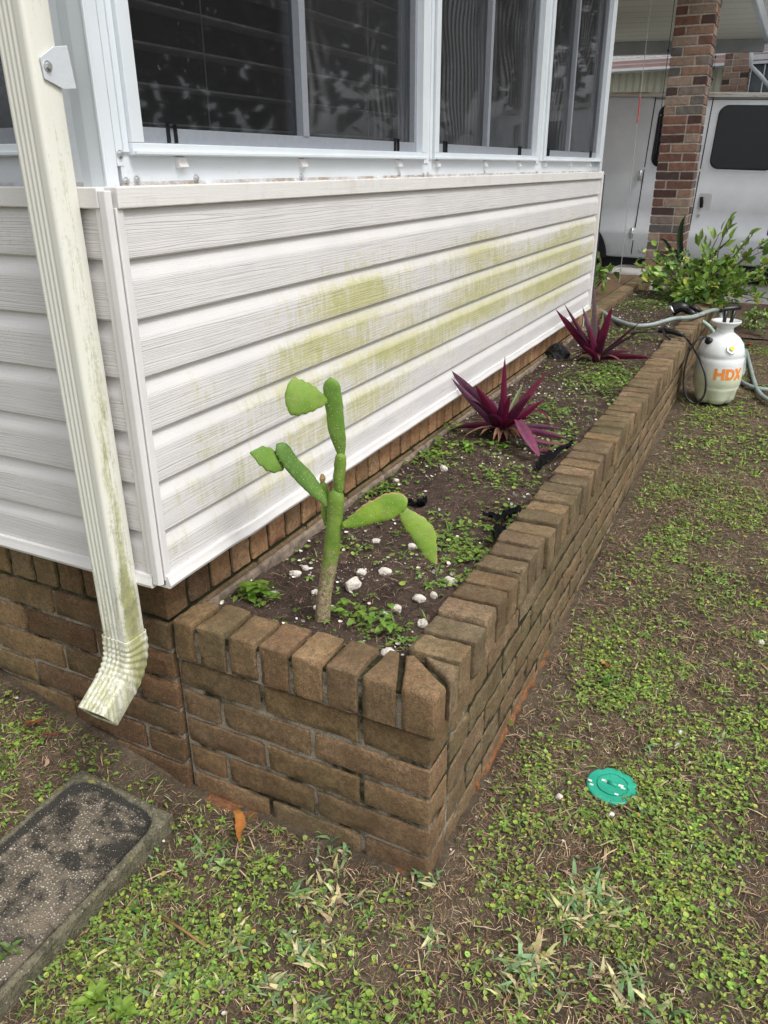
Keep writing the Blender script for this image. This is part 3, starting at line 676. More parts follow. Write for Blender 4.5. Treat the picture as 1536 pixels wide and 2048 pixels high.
# ---------------------------------------------------------------- splash block
sb = thing('splash_block', 'dished concrete splash block with exposed pebbles, blackened and mossy below the downspout', 'splash block', (-.1, -.35, 0))
A = at(150, 1535, 2, .045); Bp = at(345, 1620, 2, .045); Cp = at(0, 1988, 2, .045)
ub = (Cp-Bp)[:2]; ub /= np.linalg.norm(ub); ul = np.array([ub[1], -ub[0]])
if ul[0] > 0: ul = -ul
WS = .225; LS = .60; nx, ny = 46, 90; V = []; DC = []
for j in range(ny+1):
    for i in range(nx+1):
        a = i/nx*WS; b = j/ny*LS; q = Bp[:2]+ul*a+ub*b
        hw = WS/2-.007; u_ = abs(a-WS/2)/hw; bb_ = (b-.014)/.10
        rr_ = (u_**5+max(0, 1-bb_)**5)**(1/5) if bb_ < 1 else u_
        d = min(1, max(0, (1.0-rr_)/.17)) if b > .012 else 0; d = d*d*(3-2*d)
        z = .041-.019*d*(1-.35*max(0, 1-u_*1.3))-.00*b+.0015*mnoise.noise(Vector((q[0]*40, q[1]*40, 0)))+(.001*mnoise.noise(Vector((q[0]*150, q[1]*150, 3))))
        z -= .008*(1 if min(a, WS-a, b) < .0001 else 0)
        V.append((q[0], q[1], z+.028*a/WS)); DC.append((d, min(1, b/.35), 0))
m = MB(); F = [(j*(nx+1)+i, (j+1)*(nx+1)+i, (j+1)*(nx+1)+i+1, j*(nx+1)+i+1) for j in range(ny) for i in range(nx)]
m.add(V, F, 0, np.array(DC)); m2V = []
bd = [j*(nx+1) for j in range(ny+1)]+[ny*(nx+1)+i for i in range(1, nx+1)]+[j*(nx+1)+nx for j in range(ny-1, -1, -1)]+[i for i in range(nx-1, 0, -1)]
bv = [V[i] for i in bd]; nb = len(bv); m.add(bv+[(p[0]+.006*mnoise.noise(Vector((p[0]*30, p[1]*30, 9))), p[1], -.02) for p in bv], [(i, i+nb, (i+1) % nb+nb, (i+1) % nb) for i in range(nb)], 0, (0, 0, 0))
m.build('block', M['slab'], sb, smooth=False)
for p in sb.children[0].data.polygons: p.use_smooth = True
# ---------------------------------------------------------------- cactus
def mat_cactus():
    m = NM('cactus_skin'); x, y, z = m.xyz(); n1 = m.noise(22, 5); a = m.attr()
    c = m.mix(m.ramp(n1, [(.35, 0), (.7, 1)]), (.110, .205, .030), (.185, .285, .045))
    c = m.mix(1, c, a, 'MULTIPLY')
    k = m.math('MULTIPLY', m.math('SUBTRACT', m.math('ADD', m.math('MULTIPLY', m.math('SUBTRACT', .56, z), 5.0), m.math('MULTIPLY', m.noise(60, 5, .75), 1.3)), .80), 3, True)
    c = m.mix(k, c, m.mix(m.ramp(m.noise(160, 4, .8), [(.4, 0), (.6, 1)]), (.14, .10, .06), (.44, .35, .23)))
    c = m.mix(m.ramp(m.noise(300, 3, .8), [(.66, 0), (.74, .35)]), c, (.45, .42, .25))
    c = m.mix(m.ramp(m.noise(70, 5, .75), [(.50, 0), (.64, .55)]), c, (.24, .27, .085)); c = m.mix(m.ramp(m.noise(26, 6, .8), [(.58, 0), (.72, .5)]), c, (.075, .14, .03))
    return m.fin(c, .55, m.bump(m.mix(k, m.noise(30, 3), m.noise(180, 4, .8)), .45, .006), spec=.3)
M['cactus'] = mat_cactus(); M['areole'] = simple('areole', (.50, .48, .28), .8, .3, 80, 0); M['padedge'] = simple('pad_edge', (.42, .28, .13), .8, .35, 120, .4)
cb = at(645, 1242, 1, .165)
cac = thing('prickly_pear_cactus', 'tall thin prickly pear cactus with seven green pads on a brown woody stem', 'cactus', tuple(cb))
def CP(px, py, d=0.0):                          # a point on the cactus' own upright plane, d metres towards the viewer
    n = np.array([.52, -.854, 0]); dr = ray(px, py); o_ = cb+n*d; t = ((o_-C0) @ n)/(dr @ n); return C0+dr*t
def pad(name, pa, pb, wpx, thick, nrm, col=(1,1,1), prof='pad', bend=0, edge=False, spots=26, tip=.9, wb=.25, curve=0):
    """flattened oblong pad from base pa to tip pb; nrm = direction its flat face looks to"""
    pa = Vector(pa); pb = Vector(pb); ax = (pb-pa); L = ax.length; ax.normalize(); n = Vector(nrm); n = (n-ax*n.dot(ax)).normalized(); s = ax.cross(n)
    NL, NR = 26, 20; V = []; m = MB()
    def wd(t):
        if prof == 'pad': return (wb+(1-wb)*math.sin(min(1, t/tip)*math.pi/2)**.9)*math.sqrt(max(0, 1-max(0, (t-.72)/.28)**2.0))
        if prof == 'round': return max(.10, math.sin(math.pi*t**.75))**.75 if t < 1 else 0
        if prof == 'leafy': return max(.06, math.sin(math.pi*(.10+.90*t))**.8)
        if prof == 'stem': return 1.0 if t < .93 else math.sqrt(max(0, 1-((t-.93)/.07)**2))
        if prof == 'club': return (wb+(1-wb)*math.sin(min(1, t/.5)*math.pi/2))*math.sqrt(max(0, 1-max(0, (t-.85)/.15)**2))
    cen = []
    for i in range(NL+1):
        t = i/NL; wv = max(.002, wpx*.5*wd(t)); tv = max(.0015, thick*.5*min(1, wd(t)*1.15)); c = pa+ax*L*t+n*bend*math.sin(math.pi*t)+s*curve*math.sin(math.pi*t)
        c += s*.004*mnoise.noise(Vector((t*3, pa.x*50, 1)))
        wv *= 1+.10*mnoise.noise(Vector((t*5, pa.z*60, 2)))+(.05 if prof in ('pad', 'leafy') else .018)*math.sin(t*spots*2.2+pa.x*40)
        cen.append((c, wv, tv))
        for k_ in range(NR):
            th = 2*math.pi*k_/NR; cc, ss = math.cos(th), math.sin(th)
            ex = 1.0 if prof != 'stem' else .85; px_ = math.copysign(abs(cc)**ex, cc); py_ = math.copysign(abs(ss)**1.0, ss)
            V.append(tuple(c+s*wv*px_+n*tv*py_))
    F = [(i*NR+k_, i*NR+(k_+1) % NR, (i+1)*NR+(k_+1) % NR, (i+1)*NR+k_) for i in range(NL) for k_ in range(NR)]+[tuple(range(NR))[::-1], tuple(NL*NR+k_ for k_ in range(NR))]
    m.add(V, F, 0, col)
    o = m.build(name, M['cactus'], cac, smooth=True)
    m = MB(); tv_ = [(1,0,0),(-.5,.87,0),(-.5,-.87,0),(0,0,1.1)]; tf = [(0,1,3),(1,2,3),(2,0,3)]
    P_, Rr, Sc = [], [], []
    for q in range(spots):
        t = (q+.5)/spots*.94+.03; i = min(NL, int(t*NL)); c, wv, tv = cen[i]
        for u in ([-.98, .98, rnd.uniform(-.6, .6)] if q % 2 else [rnd.uniform(-.6, .1), rnd.uniform(.1, .7)]):
            hh = math.sqrt(max(0, 1-abs(u)**2.6)); p = c+s*wv*u+n*tv*hh; d = (s*u*1.2+n*(hh+.1)).normalized()
            qn = d.to_track_quat('Z', 'Y').to_matrix(); P_.append(p); Rr.append(qn); Sc.append(rnd.uniform(.0006, .0012))
    m.inst(tv_, tf, np.array(P_), np.array(Rr), np.array(Sc), np.ones((len(P_), 3))); m.build('areoles', M['areole'], o)
    if edge:
        m = MB(); m.tube([tuple(c+s*wv*edge) for c, wv, tv in cen[3:]], [max(.0012, tv*.42) for c, wv, tv in cen[3:]], 6); m.build('corky_edge', M['padedge'], o, smooth=True)
    return o
vd = (.52, -.854, .1)
pad('stem', CP(645, 1250), CP(674, 975), .029, .027, vd, prof='stem', spots=30)
pad('pad', CP(676, 990), CP(682, 905), .021, .018, vd, prof='club', wb=.7, spots=10)
pad('pad', CP(682, 925), CP(662, 755), .031, .011, (.35, -.9, .1), col=(.85, 1.0, 1.0), prof='club', wb=.22, spots=24)
pad('pad', CP(654, 803, .004), CP(570, 790, .03), .064, .010, (.55, -.80, .35), col=(1.15, 1.15, 1.1), prof='pad', tip=.8, wb=.10, spots=16)
pad('pad', CP(660, 1015, .0), CP(553, 889, .02), .031, .010, (.65, -.5, .45), col=(.62, .78, .95), prof='club', wb=.3, spots=26)
pad('pad', CP(568, 930, .012), CP(501, 905, .05), .040, .009, (.5, -.7, .55), col=(.95, 1.05, 1.1), prof='leafy', spots=12)
pad('pad', CP(684, 1050, .012), CP(815, 1000, .045), .043, .012, (.4, -.75, .5), col=(1.25, 1.3, .9), prof='pad', tip=.75, wb=.22, spots=26, edge=-.93)
pad('pad', CP(805, 1020, .045), CP(872, 1130, .06), .042, .009, (.55, -.8, .3), col=(1.3, 1.25, 1.1), prof='leafy', spots=18, edge=-.9, curve=-.008)
pad('bud', CP(654, 1050, -.02), CP(645, 962, -.028), .015, .012, vd, col=(1.1, 1.1, .8), prof='club', wb=.6, spots=6)
m = MB(); q = CP(645, 962, -.028); m.tube([q, q+np.array([0, 0, .006]), q+np.array([0, 0, .013])], [.005, .006, .003], 7); m.build('dry_bud_tip', M['padedge'], cac)
# ---------------------------------------------------------------- purple strap-leaf plants
def strap(m, base, mid, tip, w, cols, fold=.35, twist=0, side=None):
    """channelled strap leaf along a quadratic curve; cols (upper, lower edge)"""
    b, c, e_ = [Vector(q) for q in (base, mid, tip)]; n = 14; V = []; Cs = []; F = []
    for i in range(n+1):
        t = i/n; p = b*(1-t)**2+c*2*t*(1-t)+e_*t*t; tg = ((c-b)*(1-t)+(e_-c)*t).normalized()
        s = Vector(side) if side else tg.cross(Vector((0, 0, 1)))
        s = (s-tg*s.dot(tg))
        if s.length < .05: s = tg.cross(Vector((0, 1, 0)))
        s.normalize(); nn = s.cross(tg)
        ww = w*.5*min(1, .6+1.6*t)*max(.02, (1-t**3.0))
        for (u, h) in ((-1, .0), (-.55, -fold*.75), (0, -fold), (.55, -fold*.75), (1, 0)):
            V.append(tuple(p+s*ww*u+nn*ww*h)); f = .5+.5*t
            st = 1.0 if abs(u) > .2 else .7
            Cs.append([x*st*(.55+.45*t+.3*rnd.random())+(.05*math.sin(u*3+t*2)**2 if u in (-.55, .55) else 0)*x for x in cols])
    for i in range(n):
        for j in range(4): F.append((i*5+j, i*5+j+1, (i+1)*5+j+1, (i+1)*5+j))
    m.add(V, F, 0, np.array(Cs))
PUR = (.125, .006, .036); PDK = (.075, .008, .034); PGR = (.17, .07, .125); GRN = (.13, .14, .05); PPK = (.22, .06, .12)
def purple_plant(bpx, by, leaves, name, label):
    b = at(*bpx, 2, .385); root = thing(name, label, 'plant', tuple(b), 'purple strap-leaved plants in the planter')
    n = np.array([b[0]-C0[0], b[1]-C0[1], 0]); n /= np.linalg.norm(n)
    for (px, py, d, w, col, sag, *rest) in leaves:
        w = w*.98
        o_ = b-n*d; dr = ray(px, py); t = ((o_-C0) @ n)/(dr @ n); tip = C0+dr*t
        tip[2] = max(tip[2], .392)
        base = b+np.array([rnd.uniform(-.008, .008), rnd.uniform(-.008, .008), .012]) if not rest else rest[0]
        mid = (base+tip)*.5+np.array([0, 0, sag]); m = MB(); tg_ = tip-base; sd_ = np.cross(tg_, n+np.array([rnd.uniform(-.5, .5), rnd.uniform(-.5, .5), .2])); strap(m, base, mid, tip, w, col, side=tuple(sd_), fold=.3)
        m.build('leaf', M['purple'], root, smooth=True)
    return root, b
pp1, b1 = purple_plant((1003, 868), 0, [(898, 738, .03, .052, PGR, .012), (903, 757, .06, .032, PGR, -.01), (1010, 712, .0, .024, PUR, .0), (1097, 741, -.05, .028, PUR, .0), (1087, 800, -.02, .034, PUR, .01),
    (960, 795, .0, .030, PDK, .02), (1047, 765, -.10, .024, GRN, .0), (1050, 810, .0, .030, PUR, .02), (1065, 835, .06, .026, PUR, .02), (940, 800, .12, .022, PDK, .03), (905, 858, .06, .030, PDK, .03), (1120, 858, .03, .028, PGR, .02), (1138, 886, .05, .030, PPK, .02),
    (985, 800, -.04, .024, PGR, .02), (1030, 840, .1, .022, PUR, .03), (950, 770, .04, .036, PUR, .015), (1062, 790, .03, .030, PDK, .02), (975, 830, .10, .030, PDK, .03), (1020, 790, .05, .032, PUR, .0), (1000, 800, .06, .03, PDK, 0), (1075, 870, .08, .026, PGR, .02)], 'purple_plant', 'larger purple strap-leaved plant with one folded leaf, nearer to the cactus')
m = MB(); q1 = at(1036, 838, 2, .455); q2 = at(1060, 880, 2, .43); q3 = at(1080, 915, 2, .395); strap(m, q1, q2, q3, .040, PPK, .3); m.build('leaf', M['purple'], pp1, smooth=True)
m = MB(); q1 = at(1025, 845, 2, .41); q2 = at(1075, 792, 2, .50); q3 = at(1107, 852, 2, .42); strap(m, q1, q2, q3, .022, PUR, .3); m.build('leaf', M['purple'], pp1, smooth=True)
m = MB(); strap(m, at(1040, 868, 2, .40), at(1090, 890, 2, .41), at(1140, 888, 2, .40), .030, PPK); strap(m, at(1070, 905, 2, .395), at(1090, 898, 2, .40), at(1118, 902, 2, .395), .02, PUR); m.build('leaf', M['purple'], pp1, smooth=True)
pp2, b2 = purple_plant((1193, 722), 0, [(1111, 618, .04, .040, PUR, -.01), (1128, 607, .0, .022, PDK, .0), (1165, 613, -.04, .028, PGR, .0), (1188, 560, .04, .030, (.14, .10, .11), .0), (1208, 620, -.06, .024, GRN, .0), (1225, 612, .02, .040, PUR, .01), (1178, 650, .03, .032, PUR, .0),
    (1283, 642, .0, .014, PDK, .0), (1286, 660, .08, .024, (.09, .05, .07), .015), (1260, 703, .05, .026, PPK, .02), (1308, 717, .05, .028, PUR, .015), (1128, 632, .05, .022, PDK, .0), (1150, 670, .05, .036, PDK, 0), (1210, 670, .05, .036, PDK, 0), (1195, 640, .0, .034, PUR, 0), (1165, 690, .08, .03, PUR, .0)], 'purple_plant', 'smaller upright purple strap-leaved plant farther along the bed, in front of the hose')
DRY = (.13, .07, .045)
for (root, b, nn_) in ((pp1, b1, 30), (pp2, b2, 16)):
    m = MB()
    for i in range(nn_):
        kd = rnd.uniform(.4, 2.2); a = rnd.uniform(0, 6.28); L = rnd.uniform(.07, .15); s0 = b+np.array([math.cos(a)*.02, math.sin(a)*.02, .025]); e_ = b+np.array([math.cos(a)*L, math.sin(a)*L, rnd.uniform(.004, .022)])
        strap(m, s0, (s0+e_)/2+np.array([0, 0, .03]), e_, rnd.uniform(.012, .024), tuple(x*kd for x in DRY), .6)
    m.build('dead_leaves', M['straw'], root, smooth=True)
    m = MB(); m.tube([b+np.array([0, 0, -.02]), b+np.array([0, 0, .03]), b+np.array([0, 0, .07])], [.018, .022, .012], 10, col=PDK); m.build('stalk', M['purple'], root, smooth=True)
# ---------------------------------------------------------------- small-leaf scatter
def rots(n, tilt=.4, up_=None):
    a = rs.rand(n)*2*np.pi; t = rs.randn(n)*tilt; b = rs.rand(n)*2*np.pi
    ca, sa = np.cos(a), np.sin(a); Rz = np.zeros((n, 3, 3)); Rz[:, 0, 0] = ca; Rz[:, 0, 1] = -sa; Rz[:, 1, 0] = sa; Rz[:, 1, 1] = ca; Rz[:, 2, 2] = 1
    ct, st = np.cos(t), np.sin(t); Rx = np.zeros((n, 3, 3)); Rx[:, 0, 0] = 1; Rx[:, 1, 1] = ct; Rx[:, 1, 2] = -st; Rx[:, 2, 1] = st; Rx[:, 2, 2] = ct
    cb_, sb_ = np.cos(b), np.sin(b); Rb = np.zeros((n, 3, 3)); Rb[:, 0, 0] = cb_; Rb[:, 0, 1] = -sb_; Rb[:, 1, 0] = sb_; Rb[:, 1, 1] = cb_; Rb[:, 2, 2] = 1
    return np.einsum('nij,njk,nkl->nil', Rb, Rx, Rz)
def disc(n=8, cup=.18, notch=True):
    v = [(0, 0, -.12)]; f = []
    for k_ in range(n):
        th = 2*math.pi*(k_+.5)/n; r_ = 1.0 if not (notch and k_ in (0, n-1)) else .82; v.append((r_*math.cos(th), r_*math.sin(th), cup*.5))
    return np.array(v), [(0, 1+k_, 1+(k_+1) % n) for k_ in range(n)]
def lance(wd=.28, arc=.25):
    return np.array([(0, 0, 0), (.35, wd, .12+arc*.3), (.35, 0, .05+arc*.3), (.35, -wd, .12+arc*.3), (.75, wd*.7, .1+arc*.2), (.75, 0, .04+arc*.2), (.75, -wd*.7, .1+arc*.2), (1.1, 0, -.05)]), [(0,2,1),(0,3,2),(1,2,5,4),(2,3,6,5),(4,5,7),(5,6,7)]
def blade_t():
    return np.array([(0,.06,0),(0,-.06,0),(.25,.05,.35),(.25,-.05,.35),(.65,.03,.55),(.65,-.03,.55),(1.05,0,.5)]), [(0,1,3,2),(2,3,5,4),(4,5,6)]
def straw_t():
    return np.array([(-.5,.025,0),(-.5,-.025,.01),(0,.03,.06),(0,-.03,.07),(.5,.018,0),(.5,-.018,.01)]), [(0,1,3,2),(2,3,5,4)]
def trefoil():
    V = []; F = []
    for j in range(3):
        a = j*2.094; pts = [(0,0,0),(.55,-.42,.1),(1.0,-.36,.05),(.86,0,-.02),(1.0,.36,.05),(.55,.42,.1)]; b = len(V)
        for (x, y, z) in pts: V.append((x*math.cos(a)-y*math.sin(a), x*math.sin(a)+y*math.cos(a), z))
        F += [(b, b+1, b+2, b+3), (b, b+3, b+4, b+5)]
    return np.array(V), F
def sprig(nl=5, wd=.22, arc=.3):
    V = []; F = []; tv, tf = lance(wd, arc)
    for j in range(nl):
        a = j*2*math.pi/nl+rnd.uniform(-.3, .3); s = rnd.uniform(.7, 1.1); b = len(V)
        for (x, y, z) in tv*s: V.append((x*math.cos(a)-y*math.sin(a), x*math.sin(a)+y*math.cos(a), z))
        F += [tuple(q+b for q in f) for f in tf]
    return np.array(V), F
def pcol(n, base, var=.3, hue=.12):
    k_ = (1+var*(rs.rand(n, 1)*2-1)); return np.clip(np.array(base)[None]*k_*(1+hue*(rs.rand(n, 3)*2-1)), 0, 1)
GL = (.240, .350, .065); GD = (.145, .235, .050); GY = (.38, .42, .09); TAN = (.60, .48, .31); BRN = (.23, .150, .092)
def blocked(x, y):
    """True where the planter, house, slab or cover stands"""
    b = (x < W+.004) & (y > -.012) ; b |= (x < 0.0) & (y > -.02)
    q = np.stack([x, y], -1)-Bp[:2]; a_ = q @ ul; c__ = q @ ub
    b |= (a_ > -.004) & (a_ < WS+.004) & (c__ > -.004) & (c__ < LS)
    b |= ((x-.778)**2+(y-.395)**2) < .045**2
    b |= ((x-.70)**2+(y-3.17)**2) < .10**2
    return b
def samp(n, x0, x1, y0, y1, dens):
    x = rs.rand(n)*(x1-x0)+x0; y = rs.rand(n)*(y1-y0)+y0; keep = (rs.rand(n) < dens(x, y)) & ~blocked(x, y); return x[keep], y[keep]
def green_d(x, y):
    d = .27+1.42*(vnoise(x, y, 5.5, 21)-.36)+1.0*(vnoise(x, y, 15, 22)-.5)
    wall = np.where(y > 0, np.clip((x-W-.012)/.10, .02, 1), 1); front = np.clip((-y-.0)/.10, .05, 1); front = np.where(y < 0, front, 1)
    brown = (1-.85*np.exp(-((x-.62)**2/.030+(y+.10)**2/.012)))*(1-.75*np.exp(-((x-.86)**2/.02+(y+.13)**2/.006)))*(1-.5*np.exp(-((x-.40)**2/.02+(y+.16)**2/.008))); clay = 1-.8*np.exp(-((x-.14)**2/.010+(y+.16)**2/.014))
    far = np.where(y > .9, .62, 1)*np.where(y > 2.0, .8, 1)
    sp = 1-.8*np.exp(-((x-.745)**2+(y-.47)**2)/.0022)
    return np.clip(d, 0.04, 1)*wall*front*brown*clay*far*sp
zones = [(-.75, 1.45, -.75, .9, 1.0), (.52, 1.9, .9, 2.2, .75), (.52, 2.4, 2.2, 4.6, .42), (-2.2, -.75, -1.7, 0, .22), (-.75, 2.6, -1.7, -.75, .22), (1.45, 2.8, -.75, .9, .22)]
gc = MB(); st_ = MB()
for (x0, x1, y0, y1, q) in zones:
    A_ = (x1-x0)*(y1-y0); sz = 1/math.sqrt(q)
    for (tmpl, dn, s0, s1, col, tilt, zz) in [(disc(), 4200, .0026, .0060, GL, .32, .008), (disc(7, .1), 1500, .0025, .005, GY, .35, .009), (lance(), 8500, .005, .013, GD, .5, .006), (lance(.2, .4), 6000, .006, .015, GL, .55, .007), (trefoil(), 900, .004, .0075, GL, .25, .010), (sprig(), 1100, .007, .014, GL, .25, .004), (sprig(6, .15, .5), 450, .009, .018, GD, .25, .004)]:
        n = int(A_*dn*q*1.35); x, y = samp(n, x0, x1, y0, y1, green_d); n = len(x)
        z = Hn(x, y)+zz*(.4+.9*rs.rand(n)); gc.inst(tmpl[0], tmpl[1], np.stack([x, y, z], 1), rots(n, tilt), (s0+(s1-s0)*rs.rand(n)**1.3)*sz, pcol(n, col, .4, .15)*(.9+.3*vnoise(x, y, 7, 31))[:, None])
    n = int(A_*4200*q); x, y = samp(n, x0, x1, y0, y1, lambda a, b: np.clip(.2+vnoise(a, b, 4, 33), 0, 1)*.6*(.25+green_d(a, b))); n = len(x)
    tv, tf = blade_t(); gc.inst(tv, tf, np.stack([x, y, Hn(x, y)-.001], 1), rots(n, .35), (.010+.020*rs.rand(n))*sz, pcol(n, (.22, .32, .08), .45))
    for (dn, s0, s1, col, tl, v_) in [(7500, .005, .017, TAN, .3, .6), (26000, .005, .022, BRN, .4, .85), (8000, .004, .012, (.30, .21, .14), .4, .6), (450, .015, .045, (.46, .36, .22), .12, .4)]:
        n = int(A_*dn*q); x, y = samp(n, x0, x1, y0, y1, lambda a, b: np.clip(.35+.9*vnoise(a, b, 6, 41), .2, 1)); n = len(x)
        tv, tf = straw_t(); st_.inst(tv, tf, np.stack([x, y, Hn(x, y)+.002+.006*rs.rand(n)], 1), rots(n, tl), (s0+(s1-s0)*rs.rand(n))*sz**.5, pcol(n, col, v_))
    n = int(A_*260*q); x, y = samp(n, x0, x1, y0, y1, lambda a, b: np.ones_like(a)); n = len(x); tv, tf = disc(6, .8, False)
    st_.inst(tv, tf, np.stack([x, y, Hn(x, y)+.004], 1), rots(n, .5), .0010+.0045*rs.rand(n)**4, pcol(n, (.52, .48, .42), .3))
# pale runner-grass tufts
def tufts(mb_, pts, zf, pale=.5, L=.035, nb=12):
    tv, tf = blade_t(); tv = tv*np.array([1, 2.4, .75])
    for (x, y) in pts:
        n = nb; c_l = np.where(rs.rand(n, 1) < pale, pcol(n, (.58, .52, .27), .3), pcol(n, (.20, .33, .14), .3)); ps = np.stack([x+.012*rs.randn(n), y+.012*rs.randn(n), np.full(n, float(zf(x, y)))-.001], 1)
        mb_.inst(tv, tf, ps, rots(n, .35), L*(.6+.7*rs.rand(n)), c_l)
tl = [at(px, py, 2, 0.0)[:2] for (px, py) in [(640,1790),(600,1800),(680,1800),(655,1830),(610,1910),(625,1920),(860,1765),(850,1870),(1060,1915),(1080,1935),(1150,1860),(1200,1790),(1215,1800),(1170,1770),(1130,1840),(1180,1830),(1050,1950),(1230,1960),(1250,2000),(1290,2010),(540,1990),(600,2030),(250,1890),(470,1900),(700,1700),(90,1870),(330,1960),(420,1975),(1020,1990),(1120,1810),(1220,1820),(1165,1800)]]
tufts(gc, tl, Hn, .55, .028, 11)
tufts(gc, [(a_+.03*rs.randn(), b_+.02*rs.randn()) for (a_, b_) in tl], Hn, .35, .024, 8)
tufts(gc, [at(px, py, 2, 0.0)[:2] for (px, py) in [(400,1710),(440,1725),(300,1700),(60,1950),(20,1900),(1300,1500),(1450,1480),(1280,1620),(1400,1700)]], Hn, .1, .022, 9)
tag(gc.build('ground_cover', M['leaf'], smooth=False), kind='stuff', label='low green weeds and runner grass covering the yard soil'); tag(st_.build('straw_litter', M['straw']), kind='stuff', label='dry straw, twigs and grit scattered over the yard soil')
# bed scatter
bg_, bl = MB(), MB()
def inb(n, dens, y0=.11, y1=4.85):
    x = .012+rs.rand(n)*(W-.125); y = y0+rs.rand(n)*(y1-y0); kp = rs.rand(n) < dens(x, y); kp &= ((x-.235)**2+(y-.165)**2) > .016**2
    return x[kp], y[kp]
patches = [(at(px, py, 2, .37)[0], at(px, py, 2, .37)[1], rx, ry, a) for (px, py, rx, ry, a) in [(1215,760,.12,.22,1.3),(1000,960,.09,.07,.8),(930,1090,.10,.12,1.0),(990,1060,.05,.10,1.0),(870,910,.08,.12,.9),(760,985,.05,.09,.6),(1090,830,.08,.14,.7),(1120,880,.05,.10,.7),(740,1255,.06,.04,1.3),(780,1265,.05,.03,1.2),(690,1235,.03,.02,1.0),(515,1190,.03,.035,1.3),(925,1150,.035,.06,.9),(700,1090,.05,.05,.3),(1240,670,.15,.2,.5),(1290,610,.2,.3,.5),(1000,890,.07,.07,.6),(880,1170,.03,.03,.8),(840,1050,.05,.05,.5)]]
def bed_g(x, y):
    d = np.full_like(x, .035)
    for (cx_, cy_, rx, ry, a) in patches: d = np.maximum(d, a*np.exp(-((x-cx_)/rx)**2-((y-cy_)/ry)**2))
    return np.clip(d*(.35+1.2*vnoise(x, y, 16, 55)), 0, 1)
for (tmpl, nn_, s0, s1, col, tilt, zz) in [(trefoil(), 9000, .005, .0095, (.16, .27, .05), .22, .012), (disc(), 5500, .004, .008, GL, .3, .010), (lance(), 4500, .009, .018, GD, .4, .006), (sprig(), 900, .010, .018, (.15, .26, .045), .2, .005)]:
    x, y = inb(nn_, bed_g); n = len(x); z = HB(x, y)+zz*(.3+.9*rs.rand(n)); bg_.inst(tmpl[0], tmpl[1], np.stack([x, y, z], 1), rots(n, tilt), s0+(s1-s0)*rs.rand(n), pcol(n, col, .35, .12))
x, y = inb(500, lambda a, b: bed_g(a, b)+.1); n = len(x); tv, tf = blade_t(); bg_.inst(tv, tf, np.stack([x, y, HB(x, y)], 1), rots(n, .3), .015+.03*rs.rand(n), pcol(n, (.13, .22, .04), .4))
def leafy(mb_, px, py, z, n, L, col):
    p = at(px, py, 2, z); tv, tf = lance(.34, .2); ps = np.tile(p, (n, 1))+rs.randn(n, 3)*np.array([.012, .012, .004]); ps[:, 2] = z+.004+.02*rs.rand(n); mb_.inst(tv, tf, ps, rots(n, .35), L*(.6+.6*rs.rand(n)), pcol(n, col, .25))
for (px, py, n, L) in [(515, 1185, 9, .034), (505, 1195, 7, .028), (535, 1200, 7, .022), (690, 1225, 12, .024), (730, 1245, 16, .020), (780, 1262, 16, .018), (770, 1245, 10, .02), (430, 1155, 5, .02), (940, 900, 14, .026), (900, 860, 10, .026), (880, 890, 9, .02), (1000, 905, 9, .026)]: leafy(bg_, px, py, .375, n, L, (.16, .28, .04))
for (dn, s0, s1, col, v_) in [(9000, .006, .024, (.07, .045, .035), .8), (26000, .004, .018, (.19, .12, .088), .8), (5000, .006, .022, (.36, .28, .20), .5)]:
    x, y = inb(dn, lambda a, b: np.clip(.3+.9*vnoise(a, b, 10, 61), 0, 1)); n = len(x); tv, tf = straw_t(); bl.inst(tv, tf, np.stack([x, y, HB(x, y)+.001+.005*rs.rand(n)], 1), rots(n, .3), s0+(s1-s0)*rs.rand(n), pcol(n, col, v_))
x, y = inb(9000, lambda a, b: np.clip(vnoise(a, b, 9, 71)*1.6-.45, 0.06, 1)); n = len(x); tv, tf = disc(6, .9, False); bl.inst(tv, tf, np.stack([x, y, HB(x, y)+.003], 1), rots(n, .6), .0008+.0050*rs.rand(n)**4, pcol(n, (.72, .66, .58), .4))
tag(bg_.build('clover_patches', M['leaf']), kind='stuff', label='clover and small weeds growing in patches on the bed soil'); tag(bl.build('mulch_litter', M['straw']), kind='stuff', label='wood mulch crumbs and pale grit on the bed soil')
# ---------------------------------------------------------------- stones
def rock(name, p, s, mat, label, cat, group=None, seed=0, flat=.7, jag=.35):
    bm = bmesh.new(); bmesh.ops.create_icosphere(bm, subdivisions=3, radius=1)
    for v in bm.verts:
        q = v.co.normalized(); d = 1+jag*mnoise.noise(q*1.3+Vector((seed*7.3, 0, 0)))+.18*mnoise.noise(q*3.1+Vector((0, seed*3.1, 0)))+.05*mnoise.noise(q*8)
        for pl in range(5):                       # chipped facets
            nn = Vector((math.sin(seed*3+pl*2.1), math.cos(seed*5+pl*1.7), math.sin(seed+pl*2.9))).normalized(); d_ = (q*d).dot(nn)
            if d_ > .72: d *= (.72+(d_-.72)*.25)/d_
        v.co = q*d
    bmesh.ops.scale(bm, vec=(s, s*(.7+.3*abs(math.sin(seed))), s*flat), verts=bm.verts); bmesh.ops.rotate(bm, matrix=Matrix.Rotation(seed*1.9, 3, 'Z'), cent=(0, 0, 0), verts=bm.verts)
    me = bpy.data.meshes.new(name); bm.to_mesh(me); bm.free(); me.materials.append(mat); o = link(bpy.data.objects.new(name, me)); o.location = p
    return tag(o, label, cat, group)
